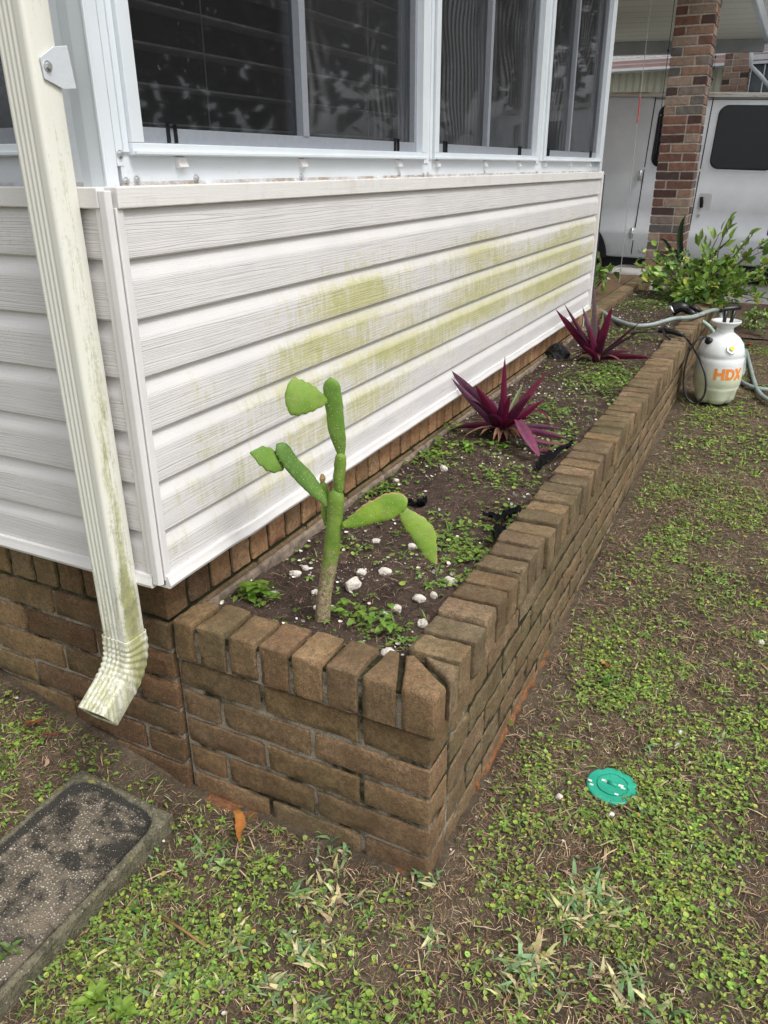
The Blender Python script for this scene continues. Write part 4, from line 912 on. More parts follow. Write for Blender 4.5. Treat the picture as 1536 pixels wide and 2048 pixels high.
ST_ = [(793,1203,.011,'angular white stone standing alone in the dark soil beside the cap bricks'),(838,1187,.012,'left of two touching white stones beside the cap bricks'),(868,1182,.010,'right of two touching white stones beside the cap bricks'),(845,1238,.012,'chunky white stone resting against the cap bricks of the long side'),(775,1293,.011,'white stone wedged behind the mitred corner cap bricks'),
 (706,1158,.018,'large pinkish white stone right of the cactus stem, biggest of its cluster'),(722,1137,.011,'flat white stone behind the large pinkish stone'),(770,1130,.013,'wide white stone under the right cactus pad'),(752,1070,.010,'white stone directly beneath the curved right cactus pad'),(825,1083,.011,'round white stone left of the hanging lowest cactus pad'),(900,1155,.012,'white stone by the cap bricks right of the hanging pad'),
 (632,1170,.009,'small white stone just left of the cactus stem'),(610,1126,.009,'small white stone between cactus stem and siding'),(547,1172,.009,'beige stone near the leafy weed in the front corner'),(770,1213,.006,'tiny white pebble between cactus foot and standing white stone'),(888,941,.013,'cream stone in the soil in front of the larger purple plant'),(792,963,.009,'small pale stone beside the mortar ledge'),(632,1200,.007,'smallest pebble at the cactus foot, on its left'),(663,1210,.010,'grey stone touching the left side of the cactus foot'),(590,1140,.011,'brownish broken shell lying left of the cactus')]
for i, (px, py, s, lb) in enumerate(ST_):
    p = at(px, py, 2, .378); p[2] = float(HB(p[0], p[1]))+s*.3
    rock('stone', tuple(p), s*1.15, M['stone'], lb, 'stone', 'pale stones in the planter bed', i+1)
for i, (px, py, s, lb) in enumerate([(1522,1288,.011,'rounded cream stone in the weeds at the right of the yard'),(1360,1468,.008,'flat beige stone in the weeds above and right of the green cover'),(1353,1492,.008,'small white stone just below the flat beige one'),(1118,1595,.008,'cream pebble left of the green cover'),(1222,1632,.007,'pebble below the green cover'),(600,1847,.0001,'')][:5]):
    z = float(H(*at(px, py, 2, .01)[:2])); p = at(px, py, 2, z); rock('stone', (p[0], p[1], z+s*.35), s, M['stone'], lb, 'stone', 'loose stones in the yard', i+31)
p = at(1103, 708, 2, .385); rock('charred_lump', (p[0]+.02, p[1], .385), .088, simple('charcoal', (.010, .010, .011), .55, .6, 60, 1.0, .02), 'black charred lump against the brick skirt behind the purple plants', 'lump', None, 3, .55, .5)
# black landscape fabric scraps
def fabric(pts, label, seed):
    P = [np.array(q, float) for q in pts]; n = 18; k_ = 7; V = []; m = MB()
    sp = spline(P, 6); w_ = .016
    for i, p in enumerate(sp):
        tg = sp[min(i+1, len(sp)-1)]-sp[max(0, i-1)]; s = np.array([-tg[1], tg[0], 0]); s /= max(1e-6, np.linalg.norm(s)); e_ = (.4+.6*abs(math.sin(i*.9+seed)))*math.sin(math.pi*(i+.3)/(len(sp)+.3))**.5
        for j in range(k_):
            u = (j/(k_-1)-.5)*2; V.append(tuple(p+s*w_*e_*u*(1+.4*mnoise.noise(Vector((i*.5, seed, u))))+np.array([0, 0, .018*mnoise.noise(Vector((i*.7, u*3.5, seed)))+.007])))
    m.add(V, [(i*k_+j, i*k_+j+1, (i+1)*k_+j+1, (i+1)*k_+j) for i in range(len(sp)-1) for j in range(k_-1)])
    return tag(m.build('fabric_scrap', M['fabric'], smooth=True), label, 'fabric', 'torn landscape fabric in the bed')
M['fabric'] = simple('landscape_fabric', (.006, .006, .007), .95, .3, 300, .4, spec=.12)
A2 = lambda px, py, z=.385: at(px, py, 2, z)
fabric([A2(965, 1032), A2(1000, 1038), A2(1022, 1030, .395), A2(1040, 1020, .402)], 'torn black fabric poking out by the middle cap bricks', 1)
fabric([A2(1075, 945), A2(1085, 925, .39), A2(1115, 905, .40), A2(1145, 890, .405)], 'crumpled black fabric under the folded purple leaf', 2)
fabric([A2(990, 1075), A2(1000, 1062), A2(1008, 1058)], 'small black fabric end beside the cap bricks, nearest to the cactus', 3)
fabric([A2(815, 1008, .375), A2(840, 1012, .377), A2(850, 1000, .376)], 'flat black fabric piece behind the right cactus pad', 4)
# dead leaves and stick
def dead_leaf(px, py, z, L, wd_, ang, col, label, curl=.5):
    p = at(px, py, 2, z); V = []; n = 14; m = MB()
    for i in range(n+1):
        t = i/n; w_ = wd_*.5*max(.03, math.sin(math.pi*t**.8))*(1+.35*mnoise.noise(Vector((t*7, px, 0))))
        c = np.array([(t-.5)*L, .006*math.sin(t*5), .004+.012*curl*math.sin(t*4+1)**2])
        for u in (-1, -.5, 0, .5, 1): V.append((c[0], c[1]+u*w_, c[2]+abs(u)**1.5*w_*.9*curl+.003*mnoise.noise(Vector((t*9, u*3, px)))))
    V = np.array(V); a = math.radians(ang); Rm = np.array([[math.cos(a), -math.sin(a), 0], [math.sin(a), math.cos(a), 0], [0, 0, 1]]); V = V @ Rm.T+p
    m.add(V, [(i*5+j, i*5+j+1, (i+1)*5+j+1, (i+1)*5+j) for i in range(n) for j in range(4)], 0, col)
    o = m.build('dead_leaf', M['straw'], smooth=True); return tag(o, label, 'leaf', 'fallen dry leaves')
dead_leaf(478, 1658, .006, .085, .020, -42, (.42, .17, .045), 'long curled orange-brown dead leaf lying at the foot of the planter end wall')
dead_leaf(1212, 1335, .012, .026, .018, 20, (.42, .20, .08), 'short orange dead leaf in the weeds beside the long planter wall')
dead_leaf(72, 1450, .10, .05, .012, 75, (.20, .06, .025), 'dark red-brown dead leaf left below the downspout')
dead_leaf(105, 1475, .095, .045, .012, 60, (.15, .055, .03), 'dark curled dead leaf just right of the red-brown one')
dead_leaf(90, 1535, .075, .03, .008, -40, (.42, .27, .20), 'pinkish dry leaf above the splash block corner')
dead_leaf(1128, 688, .385, .035, .02, 20, (.30, .14, .09), 'dry pinkish leaf beside the black lump')
m = MB(); a = at(325, 1835, 2, .01); b = at(412, 1893, 2, .008); m.tube([a, (a+b)/2+np.array([0, 0, .003]), b], [.0028, .0024, .0018], 7, col=(.30, .18, .08)); tag(m.build('stick', M['straw'], smooth=True), 'straight brown twig lying between splash block and planter', 'twig')
m = MB(); a = at(421, 1862, 2, 0); m.tube([a, a+np.array([0, 0, .03]), a+np.array([.001, 0, .062])], [.0016, .0013, .001], 6, col=(.07, .02, .015)); tag(m.build('stalk', M['straw'], smooth=True), 'thin dark upright stalk in the foreground weeds', 'twig')
# individual larger yard weeds
def weed(px, py, z, n, L, wd_, col, label, tilt=.25, tall=.02, name='weed', cat='weed'):
    p = at(px, py, 2, z); m = MB(); tv, tf = lance(wd_, .35)
    a0 = rnd.random()*6
    for i in range(n):
        a = a0+i*2.4; s = L*rnd.uniform(.7, 1.1)*(1-.3*i/n); el = rnd.uniform(.1, .5)+.5*i/n; Rm = Matrix.Rotation(a, 3, 'Z') @ Matrix.Rotation(-el, 3, 'Y'); V = [tuple(Vector(p)+Vector((0, 0, tall*i/n))+Rm @ (Vector(q)*s)) for q in tv]
        k_ = rnd.uniform(.8, 1.2); m.add(V, tf, 0, tuple(c*k_ for c in col))
    m.tube([p-np.array([0, 0, .003]), p+np.array([0, 0, tall])], .0012, 5, col=col)
    return tag(m.build(name, M['leaf']), label, cat, 'broad-leaved weeds in the yard')
weed(1012, 1448, .01, 5, .020, .35, (.13, .24, .035), 'weed with heart-shaped leaves against the planter side wall')
weed(1210, 1370, .01, 8, .022, .3, (.14, .28, .05), 'bright leafy weed in the gap between wall and lawn, below the orange leaf')
weed(1370, 1255, .012, 8, .026, .22, (.20, .34, .07), 'light green rosette weed in the upper right yard', .2, .008)
weed(445, 1740, .0, 8, .024, .22, (.30, .42, .14), 'pale star-shaped rosette weed below the planter end wall', .2, .012)
weed(365, 1745, .0, 7, .022, .25, (.28, .40, .12), 'pale small rosette weed left of the star-shaped one', .2, .01)
weed(25, 1915, .01, 8, .040, .25, (.13, .22, .05), 'dark green weed overhanging the splash block edge at the left', .3, .02)
weed(190, 2005, .0, 9, .036, .26, (.22, .34, .05), 'large yellow-green weed at the bottom left edge', .2, .01)
weed(245, 2030, .0, 7, .030, .3, (.20, .32, .05), 'broad bright weed at the bottom edge right of the yellow-green one', .2, .01)
weed(270, 1820, .0, 4, .022, .3, (.08, .20, .03), 'dark two-leaved weed beside the brown twig', .2, .004)
# ---------------------------------------------------------------- cleanout cover
cc = at(1225, 1568, 2, .006); cov = thing('cleanout_cover', 'round green plastic cleanout cover with chipped rim and white paint marks in the lawn', 'cover', (cc[0], cc[1], .002))
m = NM('green_plastic'); n1 = m.noise(60, 4, .7); M['grnpl'] = m.fin(m.mix(m.ramp(m.noise(18, 5, .7), [(.35, 0), (.7, 1)]), (.012, .30, .19), (.035, .42, .28)), .5, m.bump(n1, .3, .003))
M['whitemark'] = simple('white_paint', (.75, .76, .72), .6, .2, 60, .1)
def rim(th, z): return 1-(.15*math.exp(-((th-.25)/.12)**2)+.10*math.exp(-((th-2.2)/.12)**2)+.07*math.exp(-((th-1.2)/.08)**2)+.05*math.exp(-((th-4.4)/.07)**2)+.03*math.sin(3*th)*.3)
m = MB(); m.lathe([(.0002, .009), (.030, .009), (.0303, .0062), (.0325, .0062), (.0328, .0085), (.049, .008), (.0515, .006), (.0515, -.006)], (cc[0], cc[1], -.004), 48, mod=lambda th, z: rim(th, z)); m.build('lid', M['grnpl'], cov, smooth=False)
a = math.radians(-12); dxx, dyy = math.cos(a), math.sin(a)
m = MB(); m.tube([(cc[0]-.010*dxx, cc[1]-.010*dyy, .006), (cc[0]+.010*dxx, cc[1]+.010*dyy, .006)], .0045, 8); m.build('grip', M['grnpl'], cov, smooth=True)
m = MB()
for (px, py, w_, h_) in [(1180,1560,.008,.0025),(1183,1568,.007,.002),(1208,1560,.009,.0028),(1213,1563,.006,.002),(1242,1571,.010,.0028),(1246,1576,.009,.002),(1233,1588,.008,.002)]:
    q = at(px, py, 2, .006); m.box((q[0]-w_/2, q[1]-h_, .0040), (q[0]+w_/2, q[1]+h_, .0056))
m.build('paint_mark', M['whitemark'], cov)
# ---------------------------------------------------------------- garden hose, nozzle
M['hose'] = simple('hose_rubber', (.30, .36, .34), .45, .2, 20, .1); M['hoseteal'] = simple('hose_teal', (.42, .56, .52), .4, .15, 20, .1)
def hose(name, pts, r_, mat, parent=None, seg=10): m = MB(); m.tube(spline(pts, 8), r_, seg); return m.build(name, mat, parent, smooth=True)
gh = thing('garden_hose', 'grey-green garden hose snaking over the far end of the planter and down onto the lawn', 'hose', (.3, 3.6, .4))
hose('hose', [A2(1150, 608, .395), A2(1190, 615, .395), A2(1222, 635, .395), A2(1262, 650, .395), A2(1300, 650, .400), A2(1345, 638, .425), A2(1385, 634, .43), (.60, 4.05, .40), (.66, 3.80, .30), (.74, 3.62, .22), (.80, 3.52, .165), at(1490, 700, 2, .15), at(1497, 720, 2, .13), at(1506, 755, 2, .125), at(1518, 785, 2, .122), at(1545, 803, 2, .12), at(1600, 815, 2, .12)], .0115, M['hose'], gh)
hose('hose', [at(1430, 745, 2, .12), at(1470, 755, 2, .12), at(1490, 768, 2, .12), at(1515, 777, 2, .12), at(1560, 780, 2, .12), at(1600, 776, 2, .12)], .0115, M['hose'], gh)
p0, p1, p2, p3 = at(1396, 637, 1, 3.78), at(1420, 655, 1, 3.72), at(1434, 680, 1, 3.55), at(1445, 740, 1, 3.45)
hose('hose', [p0, p1, p2, p3], .0105, M['hoseteal'], gh)
nz = thing('hose_nozzle', 'black pistol-grip hose nozzle lying on the cap bricks at the hose end', 'nozzle', tuple(at(1370, 620, 1, 3.8)))
q = lambda px, py, Y=3.8: at(px, py, 1, Y)
m = MB(); m.tube([q(1395, 636), q(1385, 627), q(1372, 618)], [.018, .021, .022], 10); m.build('grip', M['black'], nz, smooth=True)
m = MB(); m.tube([q(1378, 616), q(1362, 614), q(1352, 617), q(1345, 620)], [.023, .027, .032, .036], 12); m.build('barrel', M['black'], nz, smooth=True)
m = MB(); m.tube([q(1346, 619, 3.795), q(1342, 621, 3.793)], [.031, .030], 12); m.build('nozzle_tip', M['screw'], nz, smooth=True)
m = MB(); m.tube([q(1375, 612), q(1390, 616), q(1403, 624)], [.010, .013, .011], 8); m.build('trigger', M['black'], nz, smooth=True)
m = MB(); m.tube([q(1393, 634), q(1399, 640)], [.0155, .015], 10); m.build('collar', M['screw'], nz, smooth=True)
# ---------------------------------------------------------------- sprayer
SPX, SPY = .700, 3.16; sz0 = float(H(SPX, SPY))+.004
sp = thing('garden_sprayer', 'white translucent pump sprayer tank with orange lettering standing on the lawn by the planter wall', 'sprayer', (SPX, SPY, sz0))
def mat_tank():
    m = NM('tank_plastic'); x, y, z = m.xyz(); k_ = m.ramp(m.math('MULTIPLY', m.math('SUBTRACT', z, sz0), 1.0), [(.16, 1), (.19, 0)])
    c = m.mix(k_, (.80, .83, .83), (.74, .79, .62)); m.fin(c, .38, m.bump(m.noise(90, 2), .05, .002))
    m.put(m.b.inputs['Subsurface Weight'], .35); m.b.inputs['Subsurface Radius'].default_value = (.03, .03, .02); return m.m
M['tank'] = mat_tank(); M['white'] = simple('white_plastic', (.70, .72, .72), .35, .05, 20, .05); M['orange'] = simple('orange_print', (.86, .28, .05), .5, .1, 60, 0); M['yellow'] = simple('yellow_button', (.80, .66, .03), .4, .1, 60, 0)
RT_ = .108
lean = Matrix.Rotation(R(-2.5), 4, 'X') @ Matrix.Rotation(R(2.0), 4, 'Y')
prof = [(.001, .012), (.060, .008), (.076, .012), (.088, .035), (.098, .075), (.1055, .088), (.1030, .094), (.1085, .100), (.110, .145), (.1085, .205), (.1085, .228), (.1035, .235), (.1065, .241), (.104, .262), (.094, .295), (.074, .322), (.050, .340), (.040, .347), (.038, .365), (.038, .372)]
def petal(th, z): return 1+(.0 if z > .085 else .24*(1-z/.085)*(abs(math.cos(2.5*th))-.6))
m = MB(); m.lathe(prof, (SPX, SPY, sz0), 60, mod=petal); tank = m.build('tank', M['tank'], sp, smooth=True)
m = MB(); m.lathe([(.036, .362), (.040, .370), (.062, .385), (.068, .395), (.068, .401), (.064, .401), (.058, .390), (.034, .378), (.02, .377), (.0, .377)], (SPX, SPY, sz0), 40); m.build('funnel', M['white'], sp, smooth=True)
hd = MB(); zt_ = sz0+.377
for s in (-.022, .022): hd.tube([(SPX+s*.6+.005, SPY+s*.6, zt_-.005), (SPX+s*.8+.008, SPY+s*.8, zt_+.070)], [.008, .0095], 8)
hd.tube([(SPX-.036, SPY-.03, zt_+.066), (SPX-.018, SPY-.018, zt_+.078), (SPX+.034, SPY+.022, zt_+.082), (SPX+.050, SPY+.032, zt_+.080)], [.008, .011, .011, .008], 8); hd.build('pump_handle', M['black'], sp, smooth=True)
cq = at(1421, 683, 1, SPY-.055); m = MB(); m.tube([cq, cq+np.array([-.012, -.02, .008])], [.017, .017], 14); m.build('hose_cap', M['black'], sp, smooth=True)
def wrap(ang, z, dr=.0012):                       # a point on the tank's skin
    zz = z; r_ = np.interp(zz, [p[1] for p in prof], [p[0] for p in prof])+dr; th = -math.pi/2+ang; return (SPX+r_*math.cos(th), SPY+r_*math.sin(th), sz0+zz)
cang = math.atan2(C0[0]-SPX, -(C0[1]-SPY))        # angle of the viewer's side
def stroke(m, a, b, w_, cen, zc):
    (x0, z0_), (x1, z1_) = a, b; n = 8; d = np.array([x1-x0, z1_-z0_]); L = np.linalg.norm(d); nn = np.array([-d[1], d[0]])/L*w_/2; V = []
    for i in range(n+1):
        p = np.array([x0, z0_])+d*i/n
        for s in (-1, 1): q_ = p+nn*s; V.append(wrap(cen+q_[0]/.108, zc+q_[1]))
    m.add(V, [(2*i, 2*i+1, 2*i+3, 2*i+2) for i in range(n)])
m = MB(); cen = cang+.40; zc = .165; h = .027; w_ = .0135; x = -.052
for a, b in [((x, -h), (x, h)), ((x+.034, -h), (x+.034, h)), ((x, 0), (x+.034, 0))]: stroke(m, a, b, w_, cen, zc)
x = -.0005; stroke(m, (x, -h), (x, h), w_, cen, zc); arc = [(x, h-w_/2)]+[(x+.014+.018*math.cos(t), (h-w_/2)*math.sin(t)) for t in np.linspace(math.pi/2, -math.pi/2, 9)]+[(x, -h+w_/2)]
for a, b in zip(arc[:-1], arc[1:]): stroke(m, a, b, w_*.95, cen, zc)
x = .0415; stroke(m, (x, -h), (x+.034, h), w_, cen, zc); stroke(m, (x+.034, -h), (x, h), w_, cen, zc)
m.build('lettering', M['orange'], sp)
m = MB(); bt = np.array(wrap(cang+.45, .285, .0)); dirn = np.array([bt[0]-SPX, bt[1]-SPY, .05]); dirn /= np.linalg.norm(dirn); m.tube([bt-dirn*.004, bt+dirn*.004], [.024, .024], 18); m.build('valve_ring', M['tank'], sp, smooth=False)
m = MB(); m.tube([bt, bt+dirn*.010], [.012, .011], 14); m.build('relief_valve', M['yellow'], sp)
sh_ = lambda px, py, Y: at(px, py, 1, Y)
hose('spray_hose', [A2(1362, 669, .425), A2(1372, 676, .43), sh_(1386, 695, 3.10), sh_(1402, 725, 3.03), sh_(1411, 755, 3.0), sh_(1410, 785, 2.99), sh_(1400, 802, 2.98), sh_(1388, 806, 2.98), sh_(1374, 796, 2.98), sh_(1367, 770, 2.99), sh_(1370, 735, 3.0), sh_(1380, 700, 3.02), sh_(1396, 678, 3.04), sh_(1412, 674, 3.07), cq+np.array([-.010, -.018, .008])], .0050, M['black'], sp, 8)
wd = thing('spray_wand', 'black spray wand with trigger grip lying across the cap bricks left of the sprayer', 'wand', tuple(A2(1345, 665, .42)))
m = MB(); m.tube([A2(1318, 661, .425), A2(1345, 663, .43), A2(1366, 670, .425)], [.012, .014, .010], 10); m.build('grip', M['black'], wd, smooth=True)
m = MB(); m.tube([A2(1262, 667, .405), A2(1318, 662, .425)], .0035, 7); m.build('lance', M['black'], wd, smooth=True)
m = MB(); m.tube([A2(1326, 662, .43), A2(1332, 672, .422), A2(1340, 678, .420)], .006, 7); m.tube([A2(1330, 660, .43), A2(1331, 655, .445)], .008, 7); m.build('trigger', M['black'], wd, smooth=True)
# ---------------------------------------------------------------- shrubs
M['bark'] = simple('bark', (.16, .13, .10), .85, .35, 60, .6, .004)
def shrub(name, label, base, tips, nleaf, L, cols, spread=.12, stems=5, wd_=.42, cat='shrub'):
    root = thing(name, label, cat, tuple(base)); base = np.array(base); m = MB(); P_, D_ = [], []
    for (tip, dens) in tips:
        tip = np.array(tip); mid = (base+tip)/2+np.array([rnd.uniform(-.04, .04), rnd.uniform(-.04, .04), .05]); path_ = spline([base+np.array([rnd.uniform(-.02, .02), rnd.uniform(-.02, .02), 0]), mid, tip], 10)
        m.tube([tuple(q_) for q_ in path_], list(np.linspace(.006, .0018, len(path_))), 6)
        nn = int(nleaf*dens)
        for i in range(nn):
            t = rnd.uniform(.25, 1)**.8; j = min(len(path_)-2, int(t*(len(path_)-1))); p = path_[j]+(path_[j+1]-path_[j])*rnd.random(); off = np.array([rnd.gauss(0, 1), rnd.gauss(0, 1), rnd.gauss(0, .8)])*spread*(1.15-t)*.8; off += np.array([rnd.gauss(0, 1), rnd.gauss(0, 1), rnd.gauss(0, 1)])*.010
            P_.append(p+off); dd = (path_[j+1]-path_[j]); dd = dd/max(1e-6, np.linalg.norm(dd))+np.array([rnd.gauss(0, .7), rnd.gauss(0, .7), rnd.gauss(.15, .5)]); D_.append(dd/np.linalg.norm(dd))
            if rnd.random() < .12: m.tube([tuple(p), tuple(p+off)], [.0015, .0009], 4)
    m.build('branches', M['bark'], root, smooth=True)
    n = len(P_); P_ = np.array(P_); D_ = np.array(D_); P_[:, 2] = np.maximum(P_[:, 2], base[2]+.01)
    upv = rs.randn(n, 3)*.6+np.array([0, -.3, 1]); Yv = np.cross(upv, D_); Yv /= np.linalg.norm(Yv, axis=1, keepdims=True); Zv = np.cross(D_, Yv); Rm = np.stack([D_, Yv, Zv], 2)
    tv, tf = lance(wd_, .0); tv = tv*np.array([1, .75, .8]); ci = rs.randint(0, len(cols), n); C_ = np.array(cols)[ci]*(1+.3*(rs.rand(n, 1)*2-1)); m = MB(); m.inst(tv, tf, P_, Rm, L*(.6+.6*rs.rand(n)), C_); m.build('foliage', M['leafg'], root, smooth=False)
    return root
M['leafg'] = mat_leaf('glossy_leaf', .3, .22, .5)
T = lambda px, py, Y: at(px, py, 1, Y)
SC = [(.15, .29, .05), (.24, .38, .065), (.42, .48, .08), (.18, .33, .09), (.13, .23, .045)]
shrub('shrub', 'sprawling green leafy shrub at the far planter end before the brick column', (.44, 4.55, .36),
    [(T(1300, 545, 4.5), 1), (T(1340, 530, 4.7), 1), (T(1380, 520, 4.8), 1.2), (T(1420, 535, 4.5), 1.3), (T(1460, 520, 4.6), 1), (T(1440, 570, 4.2), 1.2), (T(1480, 590, 4.1), .9), (T(1515, 590, 4.0), .6), (T(1525, 545, 4.2), .8), (T(1540, 525, 4.4), .8), (T(1490, 500, 4.7), .6), (T(1400, 580, 4.2), 1.3), (T(1360, 590, 4.3), 1.2), (T(1320, 580, 4.5), 1), (T(1440, 610, 4.1), 1.1), (T(1380, 610, 4.2), 1), (T(1285, 565, 4.7), .6), (T(1410, 500, 4.9), .5), (T(1290, 550, 4.8), .4), (T(1555, 560, 4.1), .7), (T(1530, 500, 4.5), .6), (T(1500, 555, 4.0), .8), (T(1550, 600, 3.9), .4), (T(1270, 530, 4.9), .5), (T(1315, 515, 4.9), .5), (T(1460, 620, 4.0), .6), (T(1350, 560, 4.4), 1), (T(1275, 500, 5.0), .35), (T(1305, 495, 5.0), .35), (T(1340, 500, 4.9), .5)], 38, .054, SC, .08)
r_ = shrub('shrub', 'thin arching shoot with pointed light green leaves rising in front of the van door', (.50, 4.60, .42), [(T(1470, 432, 4.6), .5), (T(1440, 465, 4.65), .35), (T(1505, 470, 4.55), .35), (T(1535, 480, 4.5), .3), (T(1400, 480, 4.8), .3)], 24, .075, [(.24, .38, .06), (.17, .30, .05)], .03, wd_=.3)
shrub('shrub', 'small light green shrub hugging the far end of the siding', (-.22, 4.35, .405), [(T(1195, 505, 4.3), .35), (T(1200, 545, 4.2), 1), (T(1215, 540, 4.3), .9), (T(1235, 545, 4.4), .5), (T(1190, 560, 4.1), .8), (T(1215, 560, 4.2), .7)], 14, .060, [(.17, .30, .06), (.24, .36, .10), (.10, .20, .04)], .03)
shrub('shrub', 'low bushy weed clump on the lawn right behind the sprayer', tuple(at(1500, 655, 2, .135)), [(at(px, py, 2, .16)+np.array([0, 0, dz]), 1) for (px, py, dz) in [(1480, 650, .02), (1500, 645, .05), (1520, 650, .05), (1535, 645, .03), (1550, 650, .03), (1500, 660, .02), (1525, 668, 0)]], 30, .034, SC, .05)
# flower
fl = thing('red_flower', 'small red flower on a leafy stem beside the hose right of the sprayer', 'flower', tuple(at(1488, 705, 2, .13)))
m = MB(); fb = at(1488, 705, 2, .13); ft = T(1497, 692, float(fb[1])); m.tube([fb, (fb+ft)/2+np.array([-.01, 0, .02]), ft], .003, 6, col=(.12, .2, .04))
tv, tf = lance(.4, .1)
for i in range(12):
    p = T(rnd.uniform(1478, 1492), rnd.uniform(678, 705), float(fb[1])-.01); a = rnd.random()*6.28; Rm = Matrix.Rotation(a, 3, 'Z') @ Matrix.Rotation(-rnd.uniform(0, 1), 3, 'Y'); m.add([tuple(Vector(p)+Rm @ (Vector(v_)*.034)) for v_ in tv], tf, 0, (.13, .24, .06))
m.build('stem', M['leafg'], fl)
m = MB(); tv, tf = lance(.5, .5)
for i in range(9):
    Rm = Matrix.Rotation(i*2.4, 3, 'Z') @ Matrix.Rotation(-.5-.06*i, 3, 'Y'); m.add([tuple(Vector(ft)+Rm @ (Vector(v_)*.020)) for v_ in tv], tf, 0, (.62, .06, .03))
m.build('petals', M['leaf'], fl)
# dark strap leaves at the column
sl_ = thing('strap_leaf_clump', 'dark green arching strap leaves growing at the foot of the brick column', 'plant', (.25, 5.2, .4))
for pts, w_ in [([(1365, 530), (1360, 470), (1372, 430)], .045), ([(1350, 530), (1335, 490), (1318, 478)], .030), ([(1372, 530), (1415, 515), (1468, 470)], .026), ([(1360, 530), (1352, 505), (1350, 500)], .03)]:
    P3 = [T(px, py, 5.2) for (px, py) in pts]; m = MB(); strap(m, P3[0], 2*P3[1]-(P3[0]+P3[2])/2, P3[2], w_, (.035, .065, .03), .4, side=(1, 0, 0)); m.build('leaf', M['leafg'], sl_, smooth=True)
# ---------------------------------------------------------------- brick columns
M['colbrick'] = None
m = NM('mixed_brick'); n3 = m.noise(120, 4, .7); c = m.mix(1, m.attr(), m.ramp(m.noise(30, 5, .7), [(.3, .55), (.7, 1.12)]), 'MULTIPLY'); c = m.mix(m.ramp(n3, [(.6, 0), (.75, .35)]), c, (.42, .35, .30)); M['colbrick'] = m.fin(c, .85, m.bump(n3, .4, .005))
M['colmortar'] = simple('pale_mortar', (.58, .53, .46), .9, .25, 60, .5, .004)
PAL = [(.10, .05, .042), (.20, .10, .075), (.27, .14, .10), (.36, .25, .19), (.42, .31, .24), (.20, .175, .16), (.15, .135, .13), (.26, .21, .18), (.09, .055, .05), (.34, .21, .15), (.38, .28, .22)]
def column(name, label, x0, y0, w_, z0, z1, ch):
    root = thing(name, label, 'column', (x0+w_/2, y0+w_/2, z0)); m = MB(); z = z0; k_ = 0; j = ch*.18; sw = (w_-2*j)/3
    while z < z1:
        z2 = min(z+ch-j, z1); pat = [(0, 1), (1, 3)] if k_ % 2 else [(0, 2), (2, 3)]
        if rnd.random() < .15: pat = pat[::-1] and ([(0, 2), (2, 3)] if k_ % 2 else [(0, 1), (1, 3)])
        for (a_, b_) in pat:                     # -Y and +Y faces
            xa_, xb_ = x0+a_*(w_/3), x0+b_*(w_/3)-(j if b_ < 3 else 0)
            for (ya, yb_) in ((y0, y0+.07), (y0+w_-.07, y0+w_)):
                rbox(m, (xa_, ya, z), (xb_, yb_, z2), r=.002, step=.03, amp=.0022, col=rnd.choice(PAL))
        for xa_, xb_ in ((x0, x0+.07), (x0+w_-.07, x0+w_)):
            rbox(m, (xa_, y0+.07+j, z), (xb_, y0+w_-.07-j, z2), r=.002, step=.03, amp=.0022, col=rnd.choice(PAL))
        z += ch; k_ += 1
    m.build('bricks', M['colbrick'], root, smooth=False); m = MB(); m.box((x0+.006, y0+.006, z0), (x0+w_-.006, y0+w_-.006, z1)); m.build('mortar', M['colmortar'], root); return root
CY = 5.6; cbse = T(1290, 520, CY); ctp = T(1357, 0, CY)
column('brick_column', 'near square column of mixed brown and grey bricks rising in front of the van', -.078, CY, .262, .10, 2.42, .0612)
c2 = T(1441, 180, 10.2); c2b = T(1492, 180, 10.2)
column('brick_column', 'far square brick column seen above the van roof', c2[0], 10.2, c2b[0]-c2[0], .13, 2.62, .066)
m = MB(); rbox(m, (-.34, 5.48, .0), (.0, 5.85, .44), r=.04, step=.05, amp=.01); tag(m.build('concrete_block', M['concrete'], smooth=True, merge=1e-5), 'rough grey concrete lump at the left foot of the brick column', 'block')
# ---------------------------------------------------------------- van
M['van'] = None
m = NM('silver_van_paint'); n1 = m.noise(3, 4, .6); c = m.mix(m.ramp(n1, [(.35, 0), (.7, 1)]), (.72, .75, .79), (.84, .86, .89)); c = m.mix(m.ramp(m.noise(14, 4, .7), [(.62, 0), (.75, .35)]), c, (.62, .64, .67)); M['van'] = m.fin(c, .38, m.bump(m.noise(2.5, 2), .06, .03), metal=.1, spec=.5)
m = NM('rusty_rail'); rr_ = m.ramp(m.noise(1, 5, .7, m.mapv((2.2, 6, 26))), [(.50, 0), (.60, 1)]); M['rail'] = m.fin(m.mix(rr_, (.62, .62, .58), (.34, .14, .06)), .6)
M['vglass'] = simple('van_glass', (.006, .007, .009), .06, .1, 2, 0, spec=.35); M['tyre'] = simple('tyre', (.012, .012, .013), .8, .3, 60, .4); M['vblack'] = simple('underbody', (.008, .008, .009), .8, .2, 20, 0)
van = bpy.data.objects.new('parked_van', None); link(van); van.location = (.20, 7.3, 1.14); van.rotation_euler = (0, R(2.2), R(4)); tag(van, 'silver grey cargo van with dark windows parked behind the brick column', 'van')
def vb(m, name, mat, parent=None, smooth=False, bevel=None):
    o = m.build(name, mat, None, smooth=smooth, bevel=bevel); o.parent = parent or van; return o
VX0, VX1 = -2.75, 2.55
